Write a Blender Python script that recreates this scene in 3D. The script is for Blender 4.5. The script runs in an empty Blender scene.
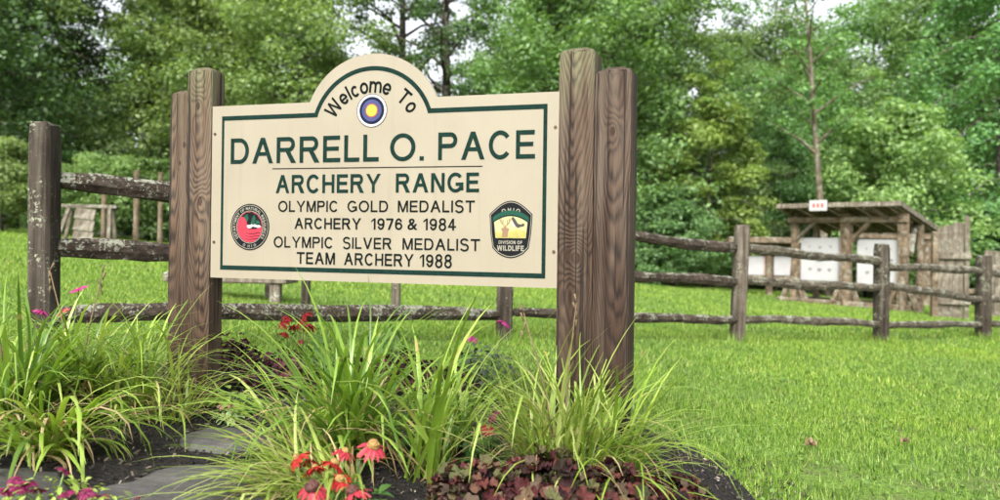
import bpy, bmesh, math, random
import numpy as np
from mathutils import Matrix, Vector

R = math.radians
scene = bpy.context.scene
COL = scene.collection
rnd = random.Random(7)
F = 722.0            # focal length in photo pixels (photo is 1000 wide)
ROLL = R(0.776)
HS = 240.5           # row of the horizon at the photo centre
CAMZ = 0.825         # camera height

# ------------------------------------------------------------------ ground
def gz(x, y):
    """height of the bank the garden and lawn lie on"""
    x = np.asarray(x, float); y = np.asarray(y, float)
    xs = np.clip(x, -30, 45)
    s = np.where(xs < 6, .0727 * xs, .4362 + .05 * (xs - 6))
    q = np.clip(y - 8, 0, 40)
    return -s - .0034 * np.clip(y, -20, 60) - .0007 * q * q

def ray(u, v):
    X = u - 500; Y = HS - v
    c, s = math.cos(ROLL), math.sin(ROLL)
    return np.array([(c * X - s * Y) / F, 1.0, (s * X + c * Y) / F])

def W(u, v, d):
    r = ray(u, v) * d
    return Vector((r[0], r[1], r[2] + CAMZ))

def G(u, v):
    """where the sight line through a point of the photo meets the ground"""
    r = ray(u, v); lo, hi = .5, 60.
    for _ in range(60):
        m = (lo + hi) / 2
        if r[2] * m + CAMZ > float(gz(r[0] * m, m)): lo = m
        else: hi = m
    return Vector((r[0] * lo, lo, float(gz(r[0] * lo, lo))))

def onground(u, d):
    x = ray(u, 250)[0] * d
    return Vector((x, d, float(gz(x, d))))

# ------------------------------------------------------------------ mesh helpers
class MB:
    def __init__(s): s.v = []; s.f = []
    def add(s, vs, fs):
        o = len(s.v); s.v += [tuple(p) for p in vs]; s.f += [tuple(i + o for i in f) for f in fs]
    def box(s, x0, x1, y0, y1, z0, z1, M=None):
        vs = [Vector(p) for p in ((x0,y0,z0),(x1,y0,z0),(x1,y1,z0),(x0,y1,z0),(x0,y0,z1),(x1,y0,z1),(x1,y1,z1),(x0,y1,z1))]
        if M: vs = [M @ p for p in vs]
        s.add(vs, [(0,3,2,1),(4,5,6,7),(0,1,5,4),(1,2,6,5),(2,3,7,6),(3,0,4,7)])
    def tube(s, pts, rad, n=7, cap=True):
        pts = [Vector(p) for p in pts]; rings = []; prev = None
        for i, p in enumerate(pts):
            t = (pts[min(i+1, len(pts)-1)] - pts[max(i-1, 0)]).normalized()
            a = prev if prev is not None else (Vector((1,0,0)) if abs(t.x) < .8 else Vector((0,1,0)))
            a = (a - t * a.dot(t)).normalized(); prev = a; b = t.cross(a)
            r = rad[i] if hasattr(rad, '__len__') else rad
            rings.append([p + (a*math.cos(2*math.pi*k/n) + b*math.sin(2*math.pi*k/n))*r for k in range(n)])
        vs = [q for rg in rings for q in rg]; fs = []
        for i in range(len(pts)-1):
            for k in range(n):
                fs.append((i*n+k, i*n+(k+1)%n, (i+1)*n+(k+1)%n, (i+1)*n+k))
        if cap:
            fs.append(tuple(range(n))[::-1]); fs.append(tuple((len(pts)-1)*n+k for k in range(n)))
        s.add(vs, fs)
    def build(s, name, m, parent=None, smooth=False):
        me = bpy.data.meshes.new(name); me.from_pydata(s.v, [], s.f); me.update()
        return link(name, me, m, parent, smooth)

def link(name, me, m, parent=None, smooth=False):
    if m is not None: me.materials.append(m)
    if smooth: me.polygons.foreach_set('use_smooth', [True]*len(me.polygons))
    o = bpy.data.objects.new(name, me); COL.objects.link(o)
    if parent is not None: o.parent = parent
    return o

def np_mesh(name, V, n_per):
    """V: (faces*n_per,3) vertices, unshared, n_per-gons"""
    me = bpy.data.meshes.new(name); n = len(V); nf = n // n_per
    me.vertices.add(n); me.vertices.foreach_set('co', np.asarray(V, np.float32).ravel())
    me.loops.add(n); me.loops.foreach_set('vertex_index', np.arange(n, dtype=np.int32))
    me.polygons.add(nf); me.polygons.foreach_set('loop_start', np.arange(0, n, n_per, dtype=np.int32))
    me.update(calc_edges=True)
    return me

def tag(o, label=None, cat=None, group=None, kind=None):
    if label: o['label'] = label
    if cat: o['category'] = cat
    if group: o['group'] = group
    if kind: o['kind'] = kind
    return o

def thing(name, loc, label, cat, group=None, rz=0, M=None):
    o = bpy.data.objects.new(name, None); COL.objects.link(o)
    o.empty_display_size = .1
    if M is not None: o.matrix_world = M
    else:
        o.location = loc; o.rotation_euler = (0, 0, rz)
    return tag(o, label, cat, group)

# ------------------------------------------------------------------ materials
class NT:
    def __init__(s, name):
        s.m = bpy.data.materials.new(name); s.m.use_nodes = True
        s.t = s.m.node_tree; s.t.nodes.clear()
        s.out = s.t.nodes.new('ShaderNodeOutputMaterial')
    def n(s, typ, props=None, **ins):
        nd = s.t.nodes.new('ShaderNode' + typ)
        for k, v in (props or {}).items(): setattr(nd, k, v)
        for k, v in ins.items():
            key = int(k[1:]) if k[0] == 'i' and k[1:].isdigit() else k.replace('_', ' ')
            s.set(nd.inputs[key], v)
        return nd
    def set(s, inp, v):
        if isinstance(v, bpy.types.Node): s.t.links.new(v.outputs[0], inp)
        elif isinstance(v, bpy.types.NodeSocket): s.t.links.new(v, inp)
        else:
            if isinstance(v, tuple) and len(v) == 3 and inp.type == 'RGBA': v = (*v, 1)
            inp.default_value = v
    def math(s, op, a, b=0., c=0.): return s.n('Math', {'operation': op}, i0=a, i1=b, i2=c)
    def vmath(s, op, a, b=(0,0,0)): return s.n('VectorMath', {'operation': op}, i0=a, i1=b)
    def ramp(s, fac, stops, interp='LINEAR'):
        nd = s.n('ValToRGB', i0=fac); cr = nd.color_ramp; cr.interpolation = interp
        while len(cr.elements) < len(stops): cr.elements.new(.5)
        for e, (p, c) in zip(cr.elements, stops):
            e.position = p; e.color = (*c, 1) if len(c) == 3 else c
        return nd
    def mix(s, fac, a, b, blend='MIX'):
        nd = s.n('MixRGB', {'blend_type': blend}); s.set(nd.inputs[0], fac); s.set(nd.inputs[1], a); s.set(nd.inputs[2], b)
        return nd
    def noise(s, vec, scale, detail=4, rough=.55, dist=0.):
        nd = s.n('TexNoise'); 
        if vec is not None: s.set(nd.inputs['Vector'], vec)
        nd.inputs['Scale'].default_value = scale; nd.inputs['Detail'].default_value = detail
        nd.inputs['Roughness'].default_value = rough; nd.inputs['Distortion'].default_value = dist
        return nd
    def coord(s, which='Object'): return s.n('TexCoord').outputs[which]
    def mapping(s, vec, loc=(0,0,0), rot=(0,0,0), sc=(1,1,1)):
        nd = s.n('Mapping'); s.set(nd.inputs['Vector'], vec)
        nd.inputs['Location'].default_value = loc; nd.inputs['Rotation'].default_value = rot; nd.inputs['Scale'].default_value = sc
        return nd
    def bump(s, h, strength=.3, dist=.01):
        nd = s.n('Bump'); nd.inputs['Strength'].default_value = strength; nd.inputs['Distance'].default_value = dist
        s.set(nd.inputs['Height'], h); return nd
    def bsdf(s, col, rough=.8, bump=None, spec=.5, **kw):
        nd = s.n('BsdfPrincipled'); s.set(nd.inputs['Base Color'], col); s.set(nd.inputs['Roughness'], rough)
        nd.inputs['Specular IOR Level'].default_value = spec
        if bump is not None: s.set(nd.inputs['Normal'], bump)
        for k, v in kw.items(): s.set(nd.inputs[k.replace('_', ' ')], v)
        return nd
    def done(s, sh):
        s.t.links.new(sh.outputs[0], s.out.inputs[0]); return s.m

def leaf_mat(name, cols, rough=.45, trans=.35, spec=.4, objvar=True, tint=(1.25, 1.35, .55), patch=0., wear=None):
    """leaves: colour differs from leaf to leaf, some light passes through"""
    t = NT(name)
    r = t.n('NewGeometry').outputs['Random Per Island']
    n = len(cols)
    c = t.ramp(r, [(i / max(1, n - 1), k) for i, k in enumerate(cols)])
    if patch:
        nz = t.noise(t.coord('Object'), patch, 2)
        c = t.mix(t.ramp(nz, [(.35, (0,0,0)), (.68, (1,1,1))]), c, t.mix(1., c, (1.35, 1.25, .9), 'MULTIPLY'))
    if objvar:
        ov = t.n('ObjectInfo').outputs['Random']
        c = t.n('HueSaturation', Color=c.outputs[0], Value=t.math('MULTIPLY_ADD', ov, .35, .82),
                Hue=t.math('MULTIPLY_ADD', ov, .03, .484), Saturation=.86)
    if wear:
        nz = t.noise(t.coord('Object'), wear[0], 3)
        c = t.mix(t.ramp(nz, [(.62, (0,0,0)), (.72, (1,1,1))]), c, wear[1])
    p = t.bsdf(c, rough, spec=spec)
    tr = t.n('BsdfTranslucent', Color=t.mix(1., c, tint, 'MULTIPLY'))
    mx = t.n('MixShader'); mx.inputs[0].default_value = trans
    t.t.links.new(p.outputs[0], mx.inputs[1]); t.t.links.new(tr.outputs[0], mx.inputs[2])
    return t.done(mx)

def flat_mat(name, col, rough=.5, spec=.5, var=.12, scale=12., **kw):
    t = NT(name)
    nz = t.noise(t.coord('Object'), scale, 4)
    c = t.mix(t.ramp(nz, [(.3, (0,0,0)), (.75, (1,1,1))]), tuple(k*(1-var) for k in col), tuple(min(1, k*(1+var)) for k in col))
    return t.done(t.bsdf(c, rough, spec=spec, **kw))

def post_mat(name, centre, tilt, knots, ring=.0031, dark=(.016,.0095,.006), light=(.17,.112,.072), moss=.5, ztop=.9):
    """flat sawn softwood: tilted growth rings cut by the post's faces, bent round knots"""
    t = NT(name)
    co = t.coord('Object')
    sep = t.n('SeparateXYZ', i0=co); x, y, z = sep.outputs
    nlow = t.noise(t.mapping(co, sc=(9, 9, .7)), 1., 3, .5)
    nfine = t.noise(t.mapping(co, sc=(90, 90, 4)), 1., 3, .6)
    cx = t.math('ADD', t.math('MULTIPLY_ADD', z, tilt[0], -centre[0]), x)
    cy = t.math('ADD', t.math('MULTIPLY_ADD', z, tilt[1], -centre[1]), y)
    r = t.math('SQRT', t.math('ADD', t.math('MULTIPLY', cx, cx), t.math('MULTIPLY', cy, cy)))
    r = t.math('MULTIPLY_ADD', nlow, .017, r)
    kn = None
    for (kx, ky, kz, size) in knots:
        dv = t.vmath('SUBTRACT', co, (kx, ky, kz)); dv = t.vmath('MULTIPLY', dv, (1, .25, .55))
        d = t.vmath('LENGTH', dv).outputs['Value']
        g = t.math('EXPONENT', t.math('MULTIPLY', t.math('MULTIPLY', d, d), -1 / (size*size*5)))
        r = t.math('MULTIPLY_ADD', g, size*.7, r)
        k0 = t.math('LESS_THAN', t.math('MULTIPLY_ADD', nfine, size*.5, d), size*.85)
        kn = k0 if kn is None else t.math('MAXIMUM', kn, k0)
    ph = t.math('FRACT', t.math('DIVIDE', t.math('MULTIPLY_ADD', nfine, .0012, r), ring))
    lines = t.ramp(t.math('MULTIPLY_ADD', nfine, .5, t.math('SUBTRACT', ph, .25)), [(0, (.15,.15,.15)), (.3, (1,1,1)), (.62, (.7,.7,.7)), (.86, (.03,.03,.03)), (1., (.1,.1,.1))])
    broad = t.noise(t.mapping(co, sc=(16, 16, .8)), 1., 4, .6)
    calm = t.noise(t.mapping(co, loc=(3, 1, 5), sc=(13, 13, .9)), 1., 3, .6)
    c = t.mix(t.mix(t.ramp(calm, [(.38, (.25,.25,.25)), (.62, (1,1,1))]), (.6,.6,.6), lines), dark, light)
    c = t.mix(t.ramp(broad, [(.3, (0,0,0)), (.72, (1,1,1))]), t.mix(1., c, (.5,.45,.42), 'MULTIPLY'), c)
    # grey bleaching and a little green at the weathered top
    grey = t.noise(t.mapping(co, sc=(30, 30, 2)), 1., 4)
    c = t.mix(t.math('MULTIPLY', t.ramp(grey, [(.42, (0,0,0)), (.7, (1,1,1))]), .42), c, (.15,.122,.095))
    up = t.n('MapRange', i0=t.math('MULTIPLY_ADD', grey, .5, z), i1=ztop+.02, i2=ztop+.3)
    c = t.mix(t.math('MULTIPLY', up, moss), c, t.mix(lines, (.07,.08,.035), (.2,.21,.11)))
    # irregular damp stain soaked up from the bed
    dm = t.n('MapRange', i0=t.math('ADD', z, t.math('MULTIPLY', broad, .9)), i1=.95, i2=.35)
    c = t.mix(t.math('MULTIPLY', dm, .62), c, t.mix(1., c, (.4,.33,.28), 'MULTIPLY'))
    # check cracks along the grain
    crk = t.noise(t.mapping(co, sc=(75, 75, .8)), 1., 2, .5)
    cr = t.ramp(crk, [(.385, (1,1,1)), (.415, (0,0,0))])
    c = t.mix(t.math('MULTIPLY', cr, .85), c, (.012,.009,.008))
    if kn is not None: c = t.mix(t.math('MULTIPLY', kn, .8), c, (.03,.016,.01))
    h = t.math('SUBTRACT', t.math('MULTIPLY', lines, .5), cr)
    return t.done(t.bsdf(c, .82, t.bump(h, .55, .004), spec=.25))

def rail_mat(name, dark=(.03,.026,.022), light=(.17,.15,.125), lichen=.5, brown=(.09,.06,.04), stretch=(1, 30, 30), lcol=(.42,.44,.36)):
    """hewn grey wood with pale lichen on what faces up"""
    t = NT(name)
    co = t.coord('Object')
    fib = t.noise(t.mapping(co, sc=stretch), 1., 5, .65)
    big = t.noise(co, 5., 3)
    c = t.ramp(fib, [(.3, dark), (.5, brown), (.72, light)])
    c = t.mix(t.ramp(big, [(.35, (0,0,0)), (.7, (1,1,1))]), t.mix(1., c, (.55,.52,.5), 'MULTIPLY'), c)
    nz = t.n('SeparateXYZ', i0=t.n('NewGeometry').outputs['Normal']).outputs[2]
    sp = t.noise(co, 55., 4, .75); sp2 = t.noise(co, 6.5, 3)
    m = t.math('ADD', sp, t.math('MULTIPLY_ADD', nz, .09, t.math('MULTIPLY_ADD', sp2, .75, -.385)))
    lm = t.ramp(m, [(.60 - .06*lichen, (0,0,0)), (.66 - .06*lichen, (1,1,1))])
    c = t.mix(t.math('MULTIPLY', lm, .9), c, t.mix(sp2, lcol, tuple(k*.6 for k in lcol)))
    b = t.bump(t.math('ADD', fib, t.math('MULTIPLY', lm, .2)), .6, .008)
    return t.done(t.bsdf(c, .9, b, spec=.2))

M = {}
M['lettergreen'] = flat_mat('letter_green_paint', (.005,.021,.016), .8, .1, var=.35, scale=60)
M['letterblack'] = flat_mat('letter_black_paint', (.004,.0065,.0055), .8, .1, var=.3, scale=60)
M['white'] = flat_mat('white_enamel', (.4,.395,.38), .4, var=.04)
M['emblemcream'] = flat_mat('emblem_cream_paint', (.25,.235,.19), .7, .12, var=.1)
M['black'] = flat_mat('black_enamel', (.006,.0065,.008), .7, .12)
M['navy'] = flat_mat('navy_enamel', (.005,.009,.028), .7, .12)
M['blue'] = flat_mat('slate_blue_enamel', (.05,.056,.14), .7, .12)
M['redring'] = flat_mat('red_enamel', (.24,.04,.035), .4)
M['yellow'] = flat_mat('yellow_enamel', (.5,.36,.015), .4)
M['sealred'] = flat_mat('seal_red_enamel', (.36,.035,.055), .7, .12, var=.15, scale=30)
M['sealgreen'] = flat_mat('seal_green_enamel', (.013,.06,.037), .7, .12)
M['badgegreen'] = flat_mat('badge_green_enamel', (.01,.055,.035), .7, .12)
M['badgeyellow'] = flat_mat('badge_picture_ground', (.3,.26,.06), .5, var=.25, scale=25)
M['badgesky'] = flat_mat('badge_picture_sky', (.31,.31,.15), .5, var=.1)
M['brown'] = flat_mat('badge_brown', (.2,.11,.06), .5)
M['goose'] = flat_mat('badge_dark_brown', (.03,.02,.018), .5)
M['screw'] = flat_mat('rusty_screw', (.09,.05,.035), .5, Metallic=.6)
M['trunk'] = rail_mat('bark', (.018,.015,.012), (.1,.085,.07), .1, (.05,.04,.032), (14, 14, 2))
M['palebark'] = rail_mat('pale_bark', (.07,.06,.045), (.26,.22,.17), .3, (.16,.13,.09), (14, 14, 2))
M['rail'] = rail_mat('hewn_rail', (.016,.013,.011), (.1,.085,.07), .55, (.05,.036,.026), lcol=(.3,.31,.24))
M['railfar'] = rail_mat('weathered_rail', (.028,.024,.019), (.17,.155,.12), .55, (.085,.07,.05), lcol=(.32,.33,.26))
M['fpostgrey'] = rail_mat('grey_fence_post', (.035,.03,.024), (.2,.18,.145), -.3, (.11,.09,.068), (24, 24, 1.6), (.33,.34,.26))
M['fpost'] = rail_mat('weathered_fence_post', (.016,.0135,.011), (.125,.112,.09), -.2, (.055,.044,.033), (24, 24, 1.6), (.4,.42,.3))
M['barn'] = rail_mat('weathered_range_timber', (.06,.045,.03), (.3,.24,.17), .2, (.17,.125,.08), (8, 8, 8))
M['barngrey'] = rail_mat('grey_board', (.07,.06,.045), (.3,.27,.21), .2, (.17,.145,.11), (20, 20, 1.5))
M['foam'] = flat_mat('white_target_foam', (.36,.355,.355), .7, var=.1, scale=3)
M['foampink'] = flat_mat('pinkish_target_side', (.55,.36,.32), .8, var=.3, scale=5)
M['print'] = flat_mat('printed_target_grey', (.2,.2,.18), .7, var=.4)
M['signred'] = flat_mat('red_print', (.6,.08,.08), .5)

# board: cream painted sheet with faint weathering
t = NT('cream_board_paint'); co = t.coord('Object')
a = t.noise(co, 3.5, 5, .6); b_ = t.noise(t.mapping(co, sc=(60, 1, 3)), 1., 3)
c = t.mix(t.ramp(a, [(.3, (0,0,0)), (.75, (1,1,1))]), (.24,.208,.152), (.268,.238,.178))
c = t.mix(t.math('MULTIPLY', t.ramp(b_, [(.5, (0,0,0)), (.8, (1,1,1))]), .08), c, (.18,.148,.112))
drip = t.noise(t.mapping(co, sc=(22, 1, 1.1)), 1., 4, .6)
c = t.mix(t.math('MULTIPLY', t.ramp(drip, [(.56, (0,0,0)), (.78, (1,1,1))]), .22), c, (.15,.13,.09))
c = t.mix(t.math('MULTIPLY', t.ramp(t.noise(co, 55., 3), [(.66, (0,0,0)), (.72, (1,1,1))]), .35), c, (.2,.16,.12))
M['board'] = t.done(t.bsdf(c, .5, t.bump(t.noise(co, 140., 2), .05, .002), spec=.35))

# lawn soil / turf seen between the blades
t = NT('turf'); co = t.coord('Object')
a = t.noise(co, .35, 4, .6); b_ = t.noise(co, 3., 5, .65); d_ = t.noise(co, 45., 3, .7)
c = t.ramp(d_, [(.3, (.03,.05,.012)), (.5, (.09,.17,.025)), (.7, (.16,.26,.045))])
c = t.mix(t.math('MULTIPLY', t.ramp(a, [(.35, (0,0,0)), (.7, (1,1,1))]), .5), c, (.17,.24,.05))
c = t.mix(t.math('MULTIPLY', t.ramp(b_, [(.48, (0,0,0)), (.66, (1,1,1))]), .7), c, (.10,.078,.052))
M['turf'] = t.done(t.bsdf(c, .9, t.bump(d_, .8, .03), spec=.15))

t = NT('mulch_soil'); co = t.coord('Object')
a = t.noise(co, 38., 5, .75); b_ = t.n('TexVoronoi', Vector=co, Scale=60.)
c = t.ramp(a, [(.3, (.006,.005,.005)), (.55, (.022,.018,.016)), (.72, (.06,.048,.04))])
h = t.math('ADD', a, t.math('MULTIPLY', b_, .6))
M['mulch'] = t.done(t.bsdf(c, .85, t.bump(h, 1., .03), spec=.3))

t = NT('mulch_chip'); r_ = t.n('NewGeometry').outputs['Random Per Island']
c = t.ramp(r_, [(0, (.008,.007,.006)), (.55, (.03,.024,.02)), (.8, (.075,.058,.045)), (.93, (.15,.12,.095)), (1, (.3,.26,.21))])
M['chip'] = t.done(t.bsdf(c, .8, spec=.3))

t = NT('flagstone'); co = t.coord('Object')
a = t.noise(co, 5., 6, .65); b_ = t.noise(t.mapping(co, sc=(8, 22, 30)), 1., 5, .7)
c = t.ramp(a, [(.3, (.04,.037,.036)), (.55, (.085,.08,.077)), (.75, (.14,.132,.126))])
c = t.mix(t.math('MULTIPLY', t.ramp(b_, [(.45, (0,0,0)), (.75, (1,1,1))]), .6), c, (.045,.041,.039))
M['stone'] = t.done(t.bsdf(c, .6, t.bump(t.math('ADD', a, b_), .6, .02), spec=.45))

M['f_dark'] = leaf_mat('foliage_dark', [(0.039,0.080,0.030), (0.063,0.123,0.041), (0.091,0.169,0.051), (0.125,0.217,0.063)], trans=.45)
M['f_mid'] = leaf_mat('foliage_mid', [(0.068,0.146,0.041), (0.114,0.228,0.057), (0.165,0.306,0.071), (0.217,0.376,0.091)], trans=.45)
M['f_light'] = leaf_mat('foliage_light', [(0.114,0.188,0.057), (0.165,0.262,0.068), (0.222,0.331,0.082), (0.285,0.399,0.108)], trans=.45)
M['f_lime'] = leaf_mat('foliage_lime', [(0.13, 0.24, 0.035), (0.19, 0.33, 0.045), (0.25, 0.4, 0.055), (0.3, 0.45, 0.075)], trans=.45)
M['f_blue'] = leaf_mat('foliage_cool', [(0.063,0.148,0.048), (0.103,0.228,0.066), (0.148,0.299,0.084), (0.194,0.365,0.103)], trans=.45)
M['f_dead'] = leaf_mat('dry_twigs', [(.1,.075,.06), (.16,.12,.09)], trans=.1)
M['woods'] = leaf_mat('far_wood_leaves', [(0.044,0.086,0.042),(0.078,0.147,0.066),(0.121,0.216,0.086),(0.154,0.258,0.106)], objvar=False, patch=.25)
M['grass'] = leaf_mat('lawn_blades', [(0.030,0.062,0.016),(0.091,0.182,0.028),(0.150,0.268,0.040),(0.209,0.337,0.062),(0.342,0.396,0.139)], .5, .35, .3, False, patch=.55)
M['clover'] = leaf_mat('clover_leaves', [(.07,.14,.03),(.12,.21,.04),(.17,.27,.06)], .5, .3, .4, False)
M['lily'] = leaf_mat('lily_blades', [(.09,.16,.02),(.16,.26,.03),(.23,.35,.045),(.31,.43,.075),(.4,.47,.13)], .35, .3, .5, False, wear=(8., (.36,.27,.1)))
M['lilydeep'] = leaf_mat('lily_blades_deep', [(.07,.145,.022),(.125,.225,.03),(.185,.3,.04),(.27,.39,.07)], .35, .3, .5, False, wear=(8., (.36,.27,.1)))
M['lilypale'] = leaf_mat('lily_blades_pale', [(0.114,0.176,0.026),(0.202,0.290,0.044),(0.282,0.370,0.070),(0.378,0.414,0.150)], .4, .3, .5, False, wear=(8., (.36,.27,.1)))
M['straw'] = leaf_mat('dry_blades', [(.22,.15,.07), (.36,.27,.13), (.45,.37,.2)], .7, .2, .2, False)
M['stalk'] = flat_mat('green_stalk', (.12,.19,.05), .6, var=.3)
M['drystalk'] = flat_mat('dry_stalk', (.13,.09,.045), .8, var=.35)
M['heu'] = leaf_mat('coral_bell_leaves', [(.01,.006,.007),(.028,.009,.01),(.06,.015,.016),(.1,.03,.025),(.11,.062,.04),(.075,.085,.03),(.025,.016,.012),(.14,.1,.065)], .65, .15, .15, False, (1.3,.6,.6))
M['heudark'] = leaf_mat('dark_coral_bell_leaves', [(.012,.006,.008),(.032,.009,.013),(.065,.016,.023),(.1,.03,.038),(.11,.065,.058)], .6, .12, .2, False, (1.3,.6,.6))
M['cone_leaf'] = leaf_mat('flower_leaves', [(.05,.12,.03), (.09,.19,.04), (.14,.26,.055)], .5, .25, .4, False)
M['greygreen'] = leaf_mat('grey_green_leaves', [(.05,.075,.05), (.085,.115,.08), (.13,.16,.115)], .6, .2, .3, False)
M['sedum'] = leaf_mat('succulent_leaves', [(.16,.25,.09), (.25,.35,.14), (.33,.42,.2)], .5, .2, .4, False)
M['limeleaf'] = leaf_mat('lime_leaves', [(.2,.3,.04), (.29,.4,.07), (.36,.45,.12)], .5, .25, .4, False)
M['p_red'] = leaf_mat('red_petals', [(.3,.01,.012),(.38,.02,.018),(.45,.045,.035)], .5, .25, .3, False, (1.2,.8,.8))
M['p_pink'] = leaf_mat('coral_pink_petals', [(.34,.02,.04),(.42,.04,.06),(.5,.09,.11)], .5, .25, .3, False, (1.2,.8,.8))
M['p_fade'] = leaf_mat('faded_petals', [(.6,.12,.18), (.66,.3,.3), (.7,.55,.45)], .5, .25, .3, False, (1.1,.9,.9))
M['p_mag'] = leaf_mat('magenta_petals', [(0.375,0.022,0.150), (0.465,0.045,0.225), (0.540,0.120,0.315)], .5, .25, .3, False, (1.2,.8,1))
M['p_wine'] = leaf_mat('wine_petals', [(.11,.005,.035),(.19,.01,.065),(.27,.025,.1)], .5, .25, .3, False, (1.2,.8,1))
M['p_yellow'] = leaf_mat('yellow_petals', [(.6,.5,.04), (.7,.62,.1)], .5, .25, .3, False, (1.1,1,.6))
M['conedark'] = flat_mat('dark_seed_cone', (.075,.022,.016), .7, var=.6, scale=250)
M['conegreen'] = flat_mat('orange_green_seed_cone', (.26,.15,.04), .7, var=.6, scale=250)
M['deadleaf'] = flat_mat('fallen_leaf_brown', (.24,.16,.09), .7, var=.4, scale=30)

# ------------------------------------------------------------------ setting: lawn and bed
def grid(name, xs, ys, zf, m, keep=None):
    X, Y = np.meshgrid(xs, ys); Z = zf(X, Y)
    V = np.stack([X, Y, Z], -1).reshape(-1, 3); nx = len(xs); fs = []
    for j in range(len(ys)-1):
        for i in range(nx-1):
            if keep is None or keep(.5*(xs[i]+xs[i+1]), .5*(ys[j]+ys[j+1])):
                a = j*nx+i; fs.append((a, a+1, a+nx+1, a+nx))
    me = bpy.data.meshes.new(name); me.from_pydata(V.tolist(), [], fs)
    bm = bmesh.new(); bm.from_mesh(me); bmesh.ops.delete(bm, geom=[v for v in bm.verts if not v.link_faces], context='VERTS'); bm.to_mesh(me); bm.free()
    me.update(); return link(name, me, m, smooth=True)

def smooth_noise(x, y, seed=0):
    return (np.sin(x*1.7+seed)*np.cos(y*2.1-seed*1.3) + .6*np.sin(x*4.3+y*3.1+seed*2) + .4*np.cos(x*8.9-y*7.7+seed*3))/2

def lawn_z(X, Y):
    return gz(X, Y) + .012*smooth_noise(X, Y, 1.)*np.clip(1-np.abs(Y)/40, .2, 1)
xs = np.concatenate([np.linspace(-400, -40, 10)[:-1], np.linspace(-40, -6, 35)[:-1], np.linspace(-6, 8, 95)[:-1], np.linspace(8, 50, 43)[:-1], np.linspace(50, 420, 10)])
ys = np.concatenate([np.linspace(-60, 0, 12)[:-1], np.linspace(0, 12, 80)[:-1], np.linspace(12, 50, 50)[:-1], np.linspace(50, 600, 16)])
tag(grid('lawn', xs, ys, lawn_z, M['turf']), kind='structure')

BED = [(-4.5,-1.), (.72,-1.), (.76,2.2), (.88,2.42), (.92,2.65), (.85,3.0), (.74,3.25), (.62,3.6), (.3,4.0), (-.6,4.2), (-1.5,4.1), (-2.1,3.75), (-3.0,3.35), (-4.5,3.0)]
def in_bed(x, y, grow=0.):
    x = np.asarray(x, float); y = np.asarray(y, float)
    wx = x + .05*smooth_noise(x*3, y*3, 2.); wy = y + .05*smooth_noise(x*3, y*3, 5.)
    ins = np.zeros(np.broadcast(x, y).shape, bool); n = len(BED)
    for i in range(n):
        (x0, y0), (x1, y1) = BED[i], BED[(i+1) % n]
        cond = ((y0 > wy) != (y1 > wy)); xi = (x1-x0)*(wy-y0)/((y1-y0) if y1 != y0 else 1e-9)+x0
        ins ^= cond & (wx < xi)
    return ins
def bed_z(X, Y):
    return lawn_z(X, Y) + .007 + .014*np.abs(smooth_noise(X*2, Y*2, 3.)) + .003*np.abs(smooth_noise(X*9, Y*9, 4.))
tag(grid('garden_bed', np.arange(-4.5, 1.3, .05), np.arange(.6, 4.5, .05), bed_z, M['mulch'], lambda x, y: bool(in_bed(x, y))), kind='structure')

# mulch chips (uncountable)
rg = np.random.default_rng(3)
def tri_cloud(P, size, rgn, flat=.5, aspect=2.5):
    n = len(P)
    nrm = np.stack([rgn.normal(0, flat, n), rgn.normal(0, flat, n), np.ones(n)], 1); nrm /= np.linalg.norm(nrm, axis=1)[:, None]
    a = np.cross(nrm, rgn.normal(size=(n, 3))); a /= np.linalg.norm(a, axis=1)[:, None]; b = np.cross(nrm, a)
    a *= (size*.5)[:, None]; b *= (size*.5/aspect)[:, None]
    return np.stack([P-a-b*.7, P+a*.8-b, P+a+b*.6, P-a*.9+b], 1).reshape(-1, 3)
n = 26000
x = rg.uniform(-2.6, 1.2, n); y = rg.uniform(1.8, 4.3, n); k = in_bed(x, y); x, y = x[k], y[k]
P = np.stack([x, y, bed_z(x, y)+rg.uniform(.002, .012, len(x))], 1)
# a few stray chips on the lawn's worn edge
n2 = 900; xa = rg.normal(.93, .13, n2); ya = rg.uniform(2.1, 3.1, n2)
P = np.concatenate([P, np.stack([xa, ya, lawn_z(xa, ya)+.008], 1)])
tag(link('mulch_chips', np_mesh('mulch_chips', tri_cloud(P, rg.uniform(.005, .022, len(P)), rg), 4), M['chip']),
    'dark shredded bark mulch covering the flower bed', 'mulch', kind='stuff')

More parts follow.
